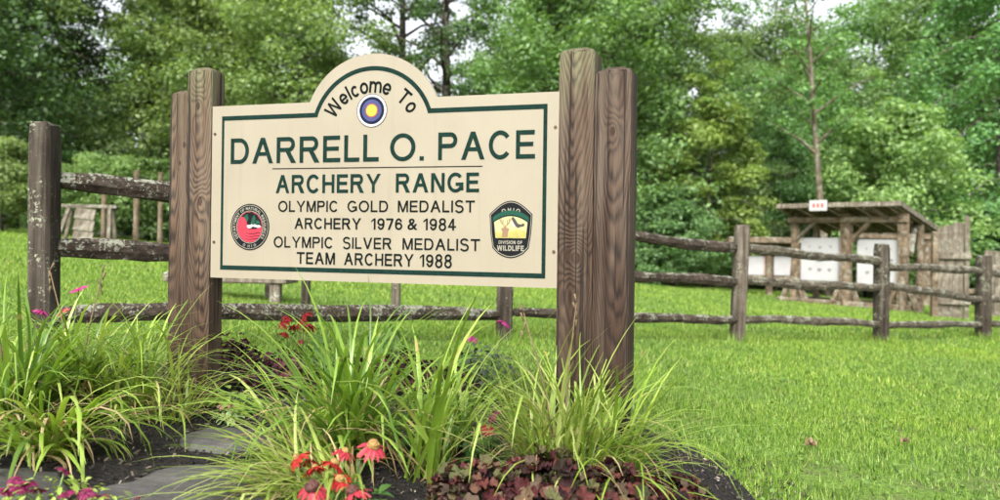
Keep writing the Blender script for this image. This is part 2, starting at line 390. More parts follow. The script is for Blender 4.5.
# lawn grass (uncountable): blades, thinner with distance
rg = np.random.default_rng(5)
def blades(y0, y1, dens, w, h):
    n = int(.86*(y1**2-y0**2)*dens)
    y = np.sqrt(rg.uniform(y0**2, y1**2, n)); tt = rg.uniform(-.86, .86, n); x = tt*y + rg.uniform(-.2, .2, n)
    keep = ~in_bed(x+rg.normal(0, .05, n), y+rg.normal(0, .07, n))
    # bare worn patches where the soil shows
    worn = (smooth_noise(x*1.9, y*1.9, 9.)+.5*smooth_noise(x*6, y*6, 2.5)) > np.where(y < 3.2, .45-.75*np.clip((x-.9)/1.2, 0, 1)*np.clip((3.2-y)/.6, 0, 1), np.where(y < 6, .62, 1.1))
    keep &= ~(worn & (rg.random(n) < .82))
    x, y = x[keep], y[keep]; n = len(x)
    hh = h*rg.uniform(.5, 1.25, n)*(1+.25*smooth_noise(x*2.2, y*2.2, 7.)); ww = w*rg.uniform(.6, 1.4, n)
    az = rg.uniform(0, 2*np.pi, n); lean = np.abs(rg.normal(.35, .3, n))*hh
    base = np.stack([x, y, lawn_z(x, y)-.004], 1)
    sx = np.stack([np.cos(az), np.sin(az), np.zeros(n)], 1); la = az + rg.normal(np.pi/2, .6, n)
    ld = np.stack([np.cos(la), np.sin(la), np.zeros(n)], 1)
    tip = base + ld*lean[:, None] + np.array([0, 0, 1.])*hh[:, None]
    return np.stack([base-sx*ww[:, None]/2, base+sx*ww[:, None]/2, tip], 1).reshape(-1, 3)
FPOSTS = [tuple(onground(u, d))[:2] for u, d in ((45, 3.9), (505, 6.1), (738, 7.6), (882, 9.06), (984, 10.9))]
V = np.concatenate([blades(1.9, 5., 8500, .0055, .032), blades(5., 9., 2900, .0085, .038), blades(9., 18., 750, .016, .05), blades(18., 36., 190, .03, .055)])
# longer tufts the mower misses round the posts
tp = []
for (px_, py_) in FPOSTS:
    n = 420; a = rg.uniform(0, 6.28, n); r_ = .09+np.abs(rg.normal(0, .09, n)); x = px_+r_*np.cos(a); y = py_+r_*np.sin(a)
    bs = np.stack([x, y, lawn_z(x, y)-.004], 1); h_ = rg.uniform(.05, .15, n); w_ = rg.uniform(.004, .008, n)
    sx = np.stack([np.cos(a*3), np.sin(a*3), 0*a], 1); ln = np.stack([rg.normal(0, .03, n), rg.normal(0, .03, n), h_], 1)
    tp.append(np.stack([bs-sx*w_[:, None]/2, bs+sx*w_[:, None]/2, bs+ln], 1).reshape(-1, 3))
V = np.concatenate([V]+tp)
tag(link('lawn_grass', np_mesh('lawn_grass', V, 3), M['grass']), 'short bright green mown grass of the lawn', 'grass', kind='stuff')
n = 26000; y = np.sqrt(rg.uniform(4, 50, n)); x = rg.uniform(-.86, .86, n)*y
k = ~in_bed(x, y) & (smooth_noise(x*2.7, y*2.7, 12.) >-.15+.5*rg.random(n)); x, y = x[k], y[k]
P = np.stack([x, y, lawn_z(x, y)+rg.uniform(.008, .032, len(x))], 1)
tag(link('clover', np_mesh('clover', tri_cloud(P, rg.uniform(.009, .019, len(P)), rg, .45, 1.1), 4), M['clover']),
    'low clover leaves mixed into the lawn', 'clover', kind='stuff')

# ------------------------------------------------------------------ text
def text_geo(s, size=1., bold=0.):
    cu = bpy.data.curves.new('t', 'FONT'); cu.body = s; cu.size = size; cu.offset = bold; cu.resolution_u = 4
    ob = bpy.data.objects.new('t', cu); COL.objects.link(ob)
    dg = bpy.context.evaluated_depsgraph_get(); dg.update()
    me = bpy.data.meshes.new_from_object(ob.evaluated_get(dg))
    vs = [v.co.copy() for v in me.vertices]; fs = [tuple(p.vertices) for p in me.polygons]
    bpy.data.objects.remove(ob); bpy.data.curves.remove(cu); bpy.data.meshes.remove(me)
    return vs, fs
def extrude_flat(mb, pts2, faces, y0, depth):
    """flat (u,z) polygons given a front at y0-depth and side walls back to y0"""
    n = len(pts2)
    front = [(p[0], y0-depth, p[1]) for p in pts2]; back = [(p[0], y0, p[1]) for p in pts2]
    edges = {}
    for f in faces:
        for i in range(len(f)):
            a, b = f[i], f[(i+1) % len(f)]
            edges[(a, b)] = 1
    sides = [(a, b, b+n, a+n) for (a, b) in edges if (b, a) not in edges]
    mb.add(front+back, [tuple(f) for f in faces] + [tuple(q[::-1]) for q in sides])
def glyph(ch, t):
    """plain grotesque letter, cap height 1, stroke t: (list of polygons, width)"""
    P = []
    def bx(x0, y0, x1, y1): P.append(([(x0, y0), (x1, y0), (x1, y1), (x0, y1)], [(0, 1, 2, 3)]))
    def q(*p): 
        ar = sum(p[i][0]*p[(i+1) % len(p)][1]-p[(i+1) % len(p)][0]*p[i][1] for i in range(len(p)))
        p = list(p) if ar > 0 else list(p)[::-1]
        P.append((p, [tuple(range(len(p)))]))
    def arc(cx, cy, rx, ry, a0, a1, n=20):
        full = abs(a1-a0) >= 359.9; m_ = n if full else n+1
        A = [R(a0+(a1-a0)*i/n) for i in range(m_)]
        o_ = [(cx+rx*math.cos(x), cy+ry*math.sin(x)) for x in A]; i_ = [(cx+(rx-t)*math.cos(x), cy+(ry-t)*math.sin(x)) for x in A]
        fs = []
        for k in range(n):
            k2 = (k+1) % m_; f = (k, k2, m_+k2, m_+k); fs.append(f if a1 > a0 else f[::-1])
        P.append((o_+i_, fs))
    d = t*1.13; w = .8
    if ch == 'A': w = .94; c = w/2; q((0,0),(d,0),(c+d*.5,1),(c-d*.5,1)); q((w,0),(w-d,0),(c-d*.5,1),(c+d*.5,1)); bx(.2, .3, w-.2, .3+t*.9)
    elif ch == 'C': w = .9; arc(w/2, .5, w/2, .515, 38, 322, 30)
    elif ch == 'D': w = .84; bx(0,0,t,1); bx(t,0,w-.42,t); bx(t,1-t,w-.42,1); arc(w-.42, .5, .42, .5, -90, 90)
    elif ch in 'EF': 
        w = .74 if ch == 'E' else .70; bx(0,0,t,1); bx(t,1-t,w-.02,1); bx(t,.49-t*.35,w-.07,.49+t*.62)
        if ch == 'E': bx(t,0,w,t)
    elif ch == 'G': w = .94; arc(w/2, .5, w/2, .515, 40, 332, 30); bx(w-t*1.02, .1, w-t*.02, .5); bx(.52*w, .5-t*.95, w-t, .5)
    elif ch == 'H': w = .8; bx(0,0,t,1); bx(w-t,0,w,1); bx(t,.5-t*.45,w-t,.5+t*.5)
    elif ch in 'Il': w = t; bx(0,0,t,1)
    elif ch == 'L': w = .64; bx(0,0,t,1); bx(t,0,w,t)
    elif ch == 'M': w = .96; bx(0,0,t,1); bx(w-t,0,w,1); c = w/2; q((t*.15,1),(t*1.25,1),(c+t*.5,0),(c-t*.5,0)); q((w-t*.15,1),(w-t*1.25,1),(c-t*.5,0),(c+t*.5,0))
    elif ch == 'N': w = .8; bx(0,0,t,1); bx(w-t,0,w,1); q((0,1),(t*1.15,1),(w,0),(w-t*1.15,0))
    elif ch in 'O': w = 1.; arc(.5, .5, .5, .515, 0, 360, 36)
    elif ch in 'PR':
        w = .78 if ch == 'P' else .86; e = w-.28 if ch == 'P' else w-.33; bx(0,0,t,1); bx(t,1-t,e,1); bx(t,.43,e,.43+t); arc(e, .715, .28, .285, -90, 90)
        if ch == 'R': q((.40,.44),(.40+d*1.15,.44),(w+.01,0),(w-d*1.2,0))
    elif ch == 'S': w = .8; arc(w/2, .752, w*.47, .225+t/2, 22, 270, 22); arc(w/2, .268, w*.5, .26+t/2, 90, -158, 22)
    elif ch == 'T': w = .82; bx(w/2-t/2,0,w/2+t/2,1-t); bx(0,1-t,w,1)
    elif ch == 'U': w = .8; bx(0,.38,t,1); bx(w-t,.38,w,1); arc(w/2, .38, w/2, .395, 180, 360)
    elif ch == 'V': w = .92; c = w/2; q((0,1),(d,1),(c+d*.5,0),(c-d*.5,0)); q((w,1),(w-d,1),(c-d*.5,0),(c+d*.5,0))
    elif ch == 'W': 
        w = 1.3; e = d*.95; b0 = .33; b1 = w-.33; c = w/2
        q((0,1),(e,1),(b0+e*.45,0),(b0-e*.45,0)); q((w,1),(w-e,1),(b1-e*.45,0),(b1+e*.45,0)); q((b0-e*.45,0),(b0+e*.45,0),(c+e*.45,1),(c-e*.45,1)); q((b1-e*.45,0),(b1+e*.45,0),(c+e*.45,1),(c-e*.45,1))
    elif ch == 'Y': w = .92; c = w/2; bx(c-t/2,0,c+t/2,.44); q((0,1),(d,1),(c+t*.5,.42),(c-t*.5,.42)); q((w,1),(w-d,1),(c-t*.5,.42),(c+t*.5,.42))
    elif ch == '1': w = .40; bx(w-t,0,w,1); q((w-t*.9,1),(w-t*.9,.86),(0,.66),(0,.8))
    elif ch == '4': w = .72; bx(w-.17-t,0,w-.17,1); bx(0,.23,w,.23+t*.9); q((0,.25+t*.2),(t*.9,.25+t*.2),(w-.17-t*.1,1),(w-.17-t,1))
    elif ch in '69':
        w = .69; n0 = len(P); arc(w/2, .675, w/2, .335, 0, 360, 26); arc(w/2, .5, w/2, .515, 22, -152, 24)
        if ch == '6':
            for k in range(n0, len(P)): P[k] = ([(w-x, 1-y) for x, y in P[k][0]], P[k][1])
    elif ch == '7': w = .68; bx(0,1-t,w,1); q((w,1-t),(w-t*1.2,1-t),(.16,0),(.16+d,0))
    elif ch == '8': w = .69; arc(w/2, .755, w*.46, .215+t/2, 0, 360, 26); arc(w/2, .27, w*.5, .22+t*.75, 0, 360, 26)
    elif ch == '.': w = t*1.05; bx(0,0,w,t)
    elif ch == 'c': w = .66; arc(w/2, .37, w/2, .385, 42, 318, 22)
    elif ch == 'o': w = .7; arc(w/2, .37, w/2, .385, 0, 360, 26)
    elif ch == 'e': w = .7; arc(w/2, .37, w/2, .385, 0, 325, 26); bx(t*.6, .37-t*.5, w-t*.2, .37+t*.3)
    elif ch == 'm': 
        w = 1.04; bx(0,0,t,.74); r2 = (w+t)/4
        for k in (0, 1):
            cx = r2+k*(2*r2-t); arc(cx, .745-r2, r2, r2+.01, 0, 180, 14); bx(cx+r2-t, 0, cx+r2, .745-r2)
    elif ch == '&':
        vs, fs = text_geo('&', 1., .012); x0 = min(v.x for v in vs); y0 = min(v.y for v in vs); k = 1/(max(v.y for v in vs)-y0)
        P.append(([((v.x-x0)*k, (v.y-y0)*k) for v in vs], fs)); w = (max(v.x for v in vs)-x0)*k
    return P, w
def word(mb, s, u0, u1, z0, z1, y0, depth=.0016, t=.14, gap=None):
    gl = [glyph(c, t) if c != ' ' else ([], .3) for c in s]
    gap = gap if gap is not None else .17
    tot = sum(g_[1] for g_ in gl)+gap*(len(s)-1); ax = (u1-u0)/tot; ay = z1-z0; x = 0; i = 0
    for (ps, w_) in gl:
        for (pts, fs) in ps:
            extrude_flat(mb, [(u0+(x+p[0])*ax, z0+p[1]*ay) for p in pts], fs, y0, depth+.00003*i); i += 1
        x += w_+gap
def arc_word(mb, s, cu_, cz_, rx, rz, a0, a1, h, y0, depth=.0015, t=.14, flip=False, sq=1., gap=.17):
    """letters set round an ellipse from angle a0 to a1 (degrees clockwise from the top)"""
    gl = [glyph(c, t) if c != ' ' else ([], .34) for c in s]
    tot = sum(g_[1] for g_ in gl)+gap*(len(s)-1); x = 0; i = 0
    for (ps, w_) in gl:
        a = R(a0+(a1-a0)*(x+w_/2)/tot)
        for (pts, fs) in ps:
            out_ = []
            for p in pts:
                lx = (p[0]-w_/2)*h*sq; ly = p[1]*h
                if flip: out_.append((cu_+math.sin(a)*(rx-ly)-math.cos(a)*lx, cz_+math.cos(a)*(rz-ly)+math.sin(a)*lx))
                else: out_.append((cu_+math.sin(a)*(rx+ly)+math.cos(a)*lx, cz_+math.cos(a)*(rz+ly)-math.sin(a)*lx))
            extrude_flat(mb, out_, fs, y0, depth+.00003*i); i += 1
        x += w_+gap
def poly(mb, pts, y0, depth=.0012): extrude_flat(mb, pts, [tuple(range(len(pts)))], y0, depth)
def ellipse(c, rx, rz, n=48, a0=0, a1=360):
    return [(c[0]+rx*math.cos(R(a0+(a1-a0)*i/n)), c[1]+rz*math.sin(R(a0+(a1-a0)*i/n))) for i in range(n)]
def ring(mb, c, rx, rz, w, y0, depth=.0012, n=56):
    o = ellipse(c, rx, rz, n); i_ = ellipse(c, rx-w, rz-w, n)
    extrude_flat(mb, o+i_, [(k, (k+1) % n, n+(k+1) % n, n+k) for k in range(n)], y0, depth)
def strip(mb, A, B, y0, depth=.0012, closed=False):
    n = len(A); m_ = n if closed else n-1
    extrude_flat(mb, list(A)+list(B), [(k, (k+1) % n, n+(k+1) % n, n+k) for k in range(m_)], y0, depth)

# ------------------------------------------------------------------ the sign
YAW = R(15.733)
o0 = Vector((-1.2516, 3.1255, -.1766+CAMZ))          # lower left front corner of the board
dvec = Vector((math.cos(YAW), -math.sin(YAW), 0))
mid = o0 + dvec*.762; base = Vector((mid.x, mid.y, float(gz(mid.x, mid.y))))
sign = thing('welcome_sign', base, 'cream archery range welcome board with green border, bolted between four brown timber posts', 'sign', rz=-YAW)
SO = Vector((-.762, 0, o0.z-base.z))                  # board corner in the sign's own space
def spart(name, mb, m, parent=None, smooth=False):
    o = mb.build(name, m, parent or sign, smooth)
    if parent is None: o.location = SO
    return o
H, PK, CU = .7394, .9259, .7530
def arch_pts(cu, cz, r, zflat, n=28):
    a = math.acos((zflat-cz)/r)
    return [(cu+r*math.sin(t_), cz+r*math.cos(t_)) for t_ in np.linspace(-a, a, n+1)]
top = arch_pts(CU, .621, .305, H)
out = [(0, 0), (1.524, 0), (1.524, H)] + top[::-1] + [(0, H)]
mb = MB(); nO = len(out)
mb.add([(p[0], 0, p[1]) for p in out]+[(p[0], .019, p[1]) for p in out],
       [tuple(range(nO)), tuple(range(nO, 2*nO))[::-1]] + [(i, i+nO, (i+1) % nO+nO, (i+1) % nO) for i in range(nO)])
board = spart('board', mb, M['board'])
bm = bmesh.new(); bm.from_mesh(board.data); bmesh.ops.recalc_face_normals(bm, faces=bm.faces); bm.to_mesh(board.data); bm.free()
# green border line
mb = MB()
b_out = [(.0495, .0356), (1.4795, .0356), (1.4795, .6948)] + arch_pts(CU, .602, .273, .6948)[::-1] + [(.0495, .6948)]
b_in = [(.0605, .054), (1.4650, .054), (1.4650, .6765)] + arch_pts(CU, .602, .256, .6765)[::-1] + [(.0605, .6765)]
strip(mb, b_out, b_in, -.0002, .0014, closed=True)
spart('border_line', mb, M['lettergreen'], board)
mb = MB(); poly(mb, [(.300, .4642), (1.226, .4612), (1.226, .4648), (.300, .4678)], -.0002, .0014)
spart('divider_line', mb, M['letterblack'], board)
for (u_, z_) in ((.0145, .620), (.0165, .1535), (1.511, .606), (1.511, .137)):
    mb = MB(); poly(mb, ellipse((u_, z_), .006, .006, 12), -.0002, .003); spart('screw', mb, M['screw'], board)

def line(words, z0, z1, m, label, t=.14):
    for (s, u0, u1) in words:
        mb = MB(); word(mb, s, u0, u1, z0, z1, -.0002, t=t)
        o = spart('lettering', mb, m); o['label'] = label
line([('DARRELL', .0952, .7872), ('O.', .8374, .9825), ('PACE', 1.043, 1.4336)], .4895, .598, M['lettergreen'], 'word of the largest dark green capitals', .155)
line([('ARCHERY', .3174, .7973), ('RANGE', .8645, 1.2135)], .363, .439, M['lettergreen'], 'word of the second line of dark green capitals', .175)
line([('OLYMPIC', .3303, .6092), ('GOLD', .6518, .8315), ('MEDALIST', .8745, 1.1969)], .2847, .3305, M['letterblack'], 'word of the black line about the gold medal', .15)
line([('ARCHERY', .4089, .713), ('1976', .7596, .8946), ('&', .9169, .9593), ('1984', .9848, 1.1208)], .2138, .2594, M['letterblack'], 'word of the black line ending in 1984', .16)
line([('OLYMPIC', .3111, .5888), ('SILVER', .6327, .8486), ('MEDALIST', .8969, 1.2202)], .135, .181, M['letterblack'], 'word of the black line about the silver medal', .15)
line([('TEAM', .421, .598), ('ARCHERY', .6396, .9448), ('1988', .9719, 1.1059)], .068, .1175, M['letterblack'], 'word of the lowest black line ending in 1988', .16)
for (s_, a0_, a1_) in (('Welcome', -62, 23), ('To', 35, 60)):
    mb = MB(); arc_word(mb, s_, .7545, .583, .184, .184, a0_, a1_, .062, -.0002, t=.165, sq=.84)
    o = spart('lettering', mb, M['letterblack']); o['label'] = 'arched black word under the rounded top'

# target roundel
c0 = (.755, .695)
root_r = None
for nm, rr, m_, dp in (('roundel', .0655, M['white'], .0014), ('ring', .0555, M['navy'], .0020), ('ring', .0440, M['blue'], .0026), ('ring', .0285, M['redring'], .0032), ('bullseye', .0235, M['yellow'], .0038)):
    mb = MB(); poly(mb, ellipse(c0, rr*.985, rr), -.0002, dp)
    o = spart(nm, mb, m_, root_r)
    if root_r is None: root_r = o; o['label'] = 'white rimmed blue and yellow target disc'
# thin black outline of the roundel
mb = MB(); ring(mb, c0, .0665, .0675, .0016, -.0002, .0018); spart('rim', mb, M['letterblack'], root_r)

# department seal: black ring with lettering, red field with leaf and clouds
sc = (.194, .2195)
mb = MB(); poly(mb, ellipse(sc, .0945, .099), -.0002, .0012)
seal = spart('seal', mb, M['black']); seal['label'] = 'round black and red seal with a leaf'
mb = MB(); ring(mb, sc, .0890, .0935, .0022, -.0002, .0018); ring(mb, sc, .0650, .0695, .0024, -.0002, .0018); spart('ring_line', mb, M['emblemcream'], seal)
mb = MB(); arc_word(mb, 'DEPARTMENT OF NATURAL RESOURCES', sc[0], sc[1], .0695, .074, -128, 128, .0115, -.0002, .002, t=.17); spart('lettering', mb, M['emblemcream'], seal); mb = MB()
arc_word(mb, 'OHIO', sc[0], sc[1], .0825, .087, 208, 152, .0115, -.0002, .002, flip=True, t=.17); spart('lettering', mb, M['emblemcream'], seal)
mb = MB(); poly(mb, ellipse(sc, .0605, .065), -.0002, .0020); spart('field', mb, M['sealred'], seal)
mb = MB(); cu_, cz_ = sc
poly(mb, [(cu_-.040, cz_+.046), (cu_-.018, cz_+.061), (cu_+.01, cz_+.064), (cu_+.036, cz_+.051), (cu_+.054, cz_+.027), (cu_+.0585, cz_+.004), (cu_+.03, cz_-.008), (cu_-.004, cz_-.008), (cu_-.012, cz_+.014), (cu_-.02, cz_+.036)], -.0002, .0026)
for k in range(3):
    z = cz_-.022-.012*k
    poly(mb, [(cu_+.052-.004*k, z), (cu_+.01-.006*k, z-.006), (cu_-.02, z-.003), (cu_-.02, z-.0048), (cu_+.01-.006*k, z-.0085), (cu_+.05-.004*k, z-.003)], -.0002, .0026)
spart('drawing', mb, M['black'], seal)
mb = MB()
poly(mb, [(cu_+.004, cz_+.008), (cu_+.012, cz_+.04), (cu_+.022, cz_+.053), (cu_+.03, cz_+.036), (cu_+.024, cz_+.012)], -.0002, .0032)
poly(mb, [(cu_+.026, cz_+.012), (cu_+.034, cz_+.03), (cu_+.047, cz_+.026), (cu_+.052, cz_+.014)], -.0002, .0032)
poly(mb, [(cu_-.03, cz_+.044), (cu_-.012, cz_+.056), (cu_-.004, cz_+.036), (cu_-.012, cz_+.022)], -.0002, .0032)
spart('leaf', mb, M['sealgreen'], seal)
mb = MB()
for (dx, dz, rx, rz) in ((.0, .002, .012, .0075), (.011, .006, .008, .006), (.026, .006, .009, .006), (.042, .003, .013, .006), (-.008, .004, .005, .004)):
    poly(mb, ellipse((cu_+dx, cz_+dz), rx, rz, 16), -.0002, .0036+.0002*dx)
spart('cloud', mb, M['white'], seal)

# wildlife badge: shield with arched top
bc = 1.3425
def shield(k, dz=0.):
    pts = []
    for t_ in np.linspace(0, 1, 13): pts.append((bc-.085*k+.170*k*t_, .2235+(.054+.052*math.sin(math.pi*t_))*k))
    pts += [(bc+.080*k, .2235-.02*k), (bc+.0715*k, .2235-.075*k)]
    for t_ in np.linspace(0, 1, 9)[1:-1]: pts.append((bc+.068*k-.136*k*t_, .2235-(.086+.028*math.sin(math.pi*t_))*k))
    pts += [(bc-.0715*k, .2235-.075*k), (bc-.080*k, .2235-.02*k)]
    return pts[::-1]
mb = MB(); poly(mb, shield(1.0), -.0002, .0012); badge = spart('badge', mb, M['black']); badge['label'] = 'black shield badge with a deer and a goose'
mb = MB(); strip(mb, shield(.96), shield(.937), -.0002, .0018, True); spart('rim', mb, M['emblemcream'], badge)
mb = MB(); arc_word(mb, 'OHIO', bc, .188, .0985, .0985, -20, 20, .0155, -.0002, .0020, t=.2, gap=.5); spart('lettering', mb, M['emblemcream'], badge); mb = MB()
word(mb, 'DIVISION OF', bc-.047, bc+.047, .1635, .1765, -.0002, .002, .2); spart('lettering', mb, M['emblemcream'], badge); mb = MB(); word(mb, 'WILDLIFE', bc-.053, bc+.053, .1375, .158, -.0002, .002, .22)
spart('lettering', mb, M['emblemcream'], badge)
def bandz(x_, off): return .243+off+.034*(1-((x_-bc)/.08)**2)
xsn = np.linspace(bc-.071, bc+.071, 15)
mb = MB(); strip(mb, [(x_, bandz(x_, 0)-.002) for x_ in xsn], [(x_, bandz(x_, .018)-.002) for x_ in xsn], -.0002, .0022); spart('green_band', mb, M['badgegreen'], badge)
mb = MB(); poly(mb, [(bc-.060, .186), (bc+.060, .186)] + [(x_, bandz(x_, -.004)-.003) for x_ in np.linspace(bc+.066, bc-.066, 13)], -.0002, .0018); spart('picture', mb, M['badgesky'], badge)
mb = MB(); poly(mb, [(bc-.059, .187), (bc+.059, .187), (bc+.061, .212), (bc+.03, .22), (bc-.01, .21), (bc-.061, .208)], -.0002, .0024); spart('meadow', mb, M['badgeyellow'], badge)
mb = MB()   # deer head with antlers
poly(mb, [(bc-.034, .19), (bc-.012, .19), (bc-.010, .208), (bc-.006, .222), (bc-.016, .226), (bc-.022, .236), (bc-.028, .226), (bc-.038, .222), (bc-.032, .21)], -.0002, .003)
for sgn in (-1, 1):
    for (dx0, dz0, dx1, dz1) in ((.004, .234, .016, .246), (.016, .246, .017, .262), (.010, .241, .008, .256), (.016, .25, .024, .258)):
        a_ = Vector((bc-.022+sgn*dx0, dz0)); b2 = Vector((bc-.022+sgn*dx1, dz1)); nn = Vector((-(b2-a_).y, (b2-a_).x)).normalized()*.0013
        q = [a_+nn, a_-nn, b2-nn, b2+nn]
        poly(mb, [tuple(p) for p in q], -.0002, .003)
spart('deer', mb, M['brown'], badge)
mb = MB()   # flying goose
poly(mb, [(bc+.002, .262), (bc+.010, .268), (bc+.018, .258), (bc+.028, .242), (bc+.040, .238), (bc+.048, .243), (bc+.055, .240), (bc+.052, .232), (bc+.040, .230), (bc+.028, .226), (bc+.02, .232), (bc+.012, .244)], -.0002, .003)
spart('goose', mb, M['goose'], badge)
mb = MB(); poly(mb, [(bc-.001, .252), (bc+.008, .246), (bc+.018, .232), (bc+.014, .228), (bc+.006, .234)], -.0002, .0032); spart('goose_wing', mb, M['white'], badge)

# posts
def sign_post(u0, u1, y0, depth, ztop, rot, mat_, zbot=-.78, peak=.02, label=None):
    w_ = u1-u0
    bm = bmesh.new()
    nz_ = 14
    rings_ = []
    lay = [(zbot, 0, 1)] + [(zbot+(ztop-zbot)*i/nz_, 0, 1) for i in range(1, nz_+1)]
    for (z, dz, s_) in lay:
        rings_.append([bm.verts.new((x_*w_/2+rnd.uniform(-.0012, .0012), y_*depth/2+rnd.uniform(-.0012, .0012), z)) for (x_, y_) in ((-1,-1),(1,-1),(1,1),(-1,1))])
    for i in range(len(rings_)-1):
        for k in range(4): bm.faces.new((rings_[i][k], rings_[i][(k+1)%4], rings_[i+1][(k+1)%4], rings_[i+1][k]))
    cap = [bm.verts.new((x_*w_*.2, y_*depth*.2, ztop+peak)) for (x_, y_) in ((-1,-1),(1,-1),(1,1),(-1,1))]
    for k in range(4): bm.faces.new((rings_[-1][k], rings_[-1][(k+1)%4], cap[(k+1)%4], cap[k]))
    bm.faces.new(cap); bm.faces.new(rings_[0][::-1])
    ed = [e for e in bm.edges if abs(abs(e.verts[0].co.x)-w_/2) < .004 and abs(abs(e.verts[1].co.x)-w_/2) < .004 and abs(e.verts[0].co.z-e.verts[1].co.z) > .01 and e.verts[0].co.z <= ztop+.001 and e.verts[1].co.z <= ztop+.001]
    ed += [e for e in bm.edges if abs(e.verts[0].co.z-ztop) < .001 and abs(e.verts[1].co.z-ztop) < .001]
    bmesh.ops.bevel(bm, geom=ed, offset=.005, segments=2, affect='EDGES')
    me = bpy.data.meshes.new('post'); bm.to_mesh(me); bm.free()
    o = link('post', me, mat_, sign); o.location = SO + Vector(((u0+u1)/2, y0+depth/2, 0)); o.rotation_euler = (0, 0, rot)
    if label: o['label'] = label
    return o
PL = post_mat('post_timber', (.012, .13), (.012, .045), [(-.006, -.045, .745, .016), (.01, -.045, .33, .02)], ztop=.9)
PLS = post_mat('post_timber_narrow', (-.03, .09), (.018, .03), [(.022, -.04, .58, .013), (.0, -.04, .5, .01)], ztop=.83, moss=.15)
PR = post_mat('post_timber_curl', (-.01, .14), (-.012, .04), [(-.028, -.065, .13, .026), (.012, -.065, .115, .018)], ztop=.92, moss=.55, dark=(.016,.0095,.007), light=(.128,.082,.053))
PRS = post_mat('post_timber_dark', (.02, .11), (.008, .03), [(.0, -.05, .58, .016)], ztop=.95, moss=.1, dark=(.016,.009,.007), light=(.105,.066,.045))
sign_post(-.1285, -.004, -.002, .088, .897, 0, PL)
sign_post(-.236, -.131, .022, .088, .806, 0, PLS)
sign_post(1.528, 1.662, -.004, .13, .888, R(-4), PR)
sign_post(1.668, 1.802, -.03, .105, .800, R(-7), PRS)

# ------------------------------------------------------------------ split rail fence
P0 = onground(45, 3.9); P5 = onground(505, 6.1); P7 = onground(738, 7.6); P8 = onground(882, 9.06); P9 = onground(984, 10.9); PX = Vector((9.9, 12.4, float(gz(9.9, 12.4))))
fence = thing('split_rail_fence', P5, 'mossy three rail split rail fence running behind the sign and down the lawn', 'fence')
def hewn(mb, A, B, w_, h_, seed, n=26, taper=.75):
    """a split rail: uneven wedge section, wandering along its length"""
    r_ = random.Random(seed); A = Vector(A); B = Vector(B); t_ = (B-A).normalized(); s_ = Vector((t_.y, -t_.x, 0)).normalized(); up = s_.cross(t_)
    if up.z < 0: up = -up
    sec = [(-.5,-.35),(-.2,-.5),(.3,-.45),(.5,-.1),(.42,.3),(.1,.5),(-.3,.42),(-.5,.1)]
    ph = [r_.uniform(0, 6.28) for _ in range(4)]; rings_ = []
    for i in range(n+1):
        f = i/n; e = 1.-(1-taper)*max(0, (abs(f-.5)-.42)/.08)
        cx_ = .012*math.sin(5*f+ph[0])+.006*math.sin(17*f+ph[1]); cz_ = .012*math.sin(4*f+ph[2])+.007*math.sin(13*f+ph[3])
        rr = 1+.09*math.sin(9*f+ph[1])+r_.uniform(-.05, .05)
        p = A.lerp(B, f)+s_*cx_+up*cz_
        rings_.append([p+s_*(a*w_*e*rr+r_.uniform(-.004, .004))+up*(b*h_*e*rr+r_.uniform(-.004, .004)) for a, b in sec])
    k_ = len(sec); vs = [q for g_ in rings_ for q in g_]; fs = []
    for i in range(n):
        for k in range(k_): fs.append((i*k_+k, i*k_+(k+1)%k_, (i+1)*k_+(k+1)%k_, (i+1)*k_+k))
    fs += [tuple(range(k_))[::-1], tuple(n*k_+k for k in range(k_))]
    mb.add(vs, fs)
def fence_post(P, hgt, w_, lean, seed, m=M['fpost']):
    r_ = random.Random(seed); n = 16; m2 = 10; bm = bmesh.new(); rs = []
    for i in range(n+1):
        f = i/n; z = -.15+(hgt+.15)*f; e = 1.0 if f < .97 else .9
        rs.append([bm.verts.new((lean[0]*z + math.copysign(abs(math.cos(a))**.45, math.cos(a))*w_/2*e*(1+r_.uniform(-.018, .018)), lean[1]*z+math.copysign(abs(math.sin(a))**.45, math.sin(a))*w_/2*e*(1+r_.uniform(-.018, .018)), z+(r_.uniform(-.012, .012) if i == n else 0)))
                   for a in [2*math.pi*(k+.5)/m2 for k in range(m2)]])
    for i in range(n):
        for k in range(m2): bm.faces.new((rs[i][k], rs[i][(k+1)%m2], rs[i+1][(k+1)%m2], rs[i+1][k]))
    bm.faces.new(rs[0][::-1]); top_ = bm.verts.new((lean[0]*hgt+.01, lean[1]*hgt, hgt+.012))
    for k in range(m2): bm.faces.new((rs[n][k], rs[n][(k+1)%m2], top_))
    me = bpy.data.meshes.new('post'); bm.to_mesh(me); bm.free()
    o = link('post', me, m, fence); o.location = P-fence.location; o.rotation_euler = (0, 0, r_.uniform(-.3, .3))
    return o
for (P, hgt, w_, lean, sd, m_) in ((P0, 1.255, .128, (-.006, 0), 1, M['fpost']), (P5, 1.2, .142, (.01, 0), 2, M['fpost']), (P7, 1.225, .145, (.035, 0), 3, M['fpostgrey']), (P8, 1.22, .155, (-.004, 0), 4, M['fpost']), (P9, 1.235, .185, (0, 0), 5, M['fpost']), (PX, 1.2, .16, (0, 0), 6, M['fpost'])):
    o = fence_post(P, hgt, w_, lean, sd, m_)
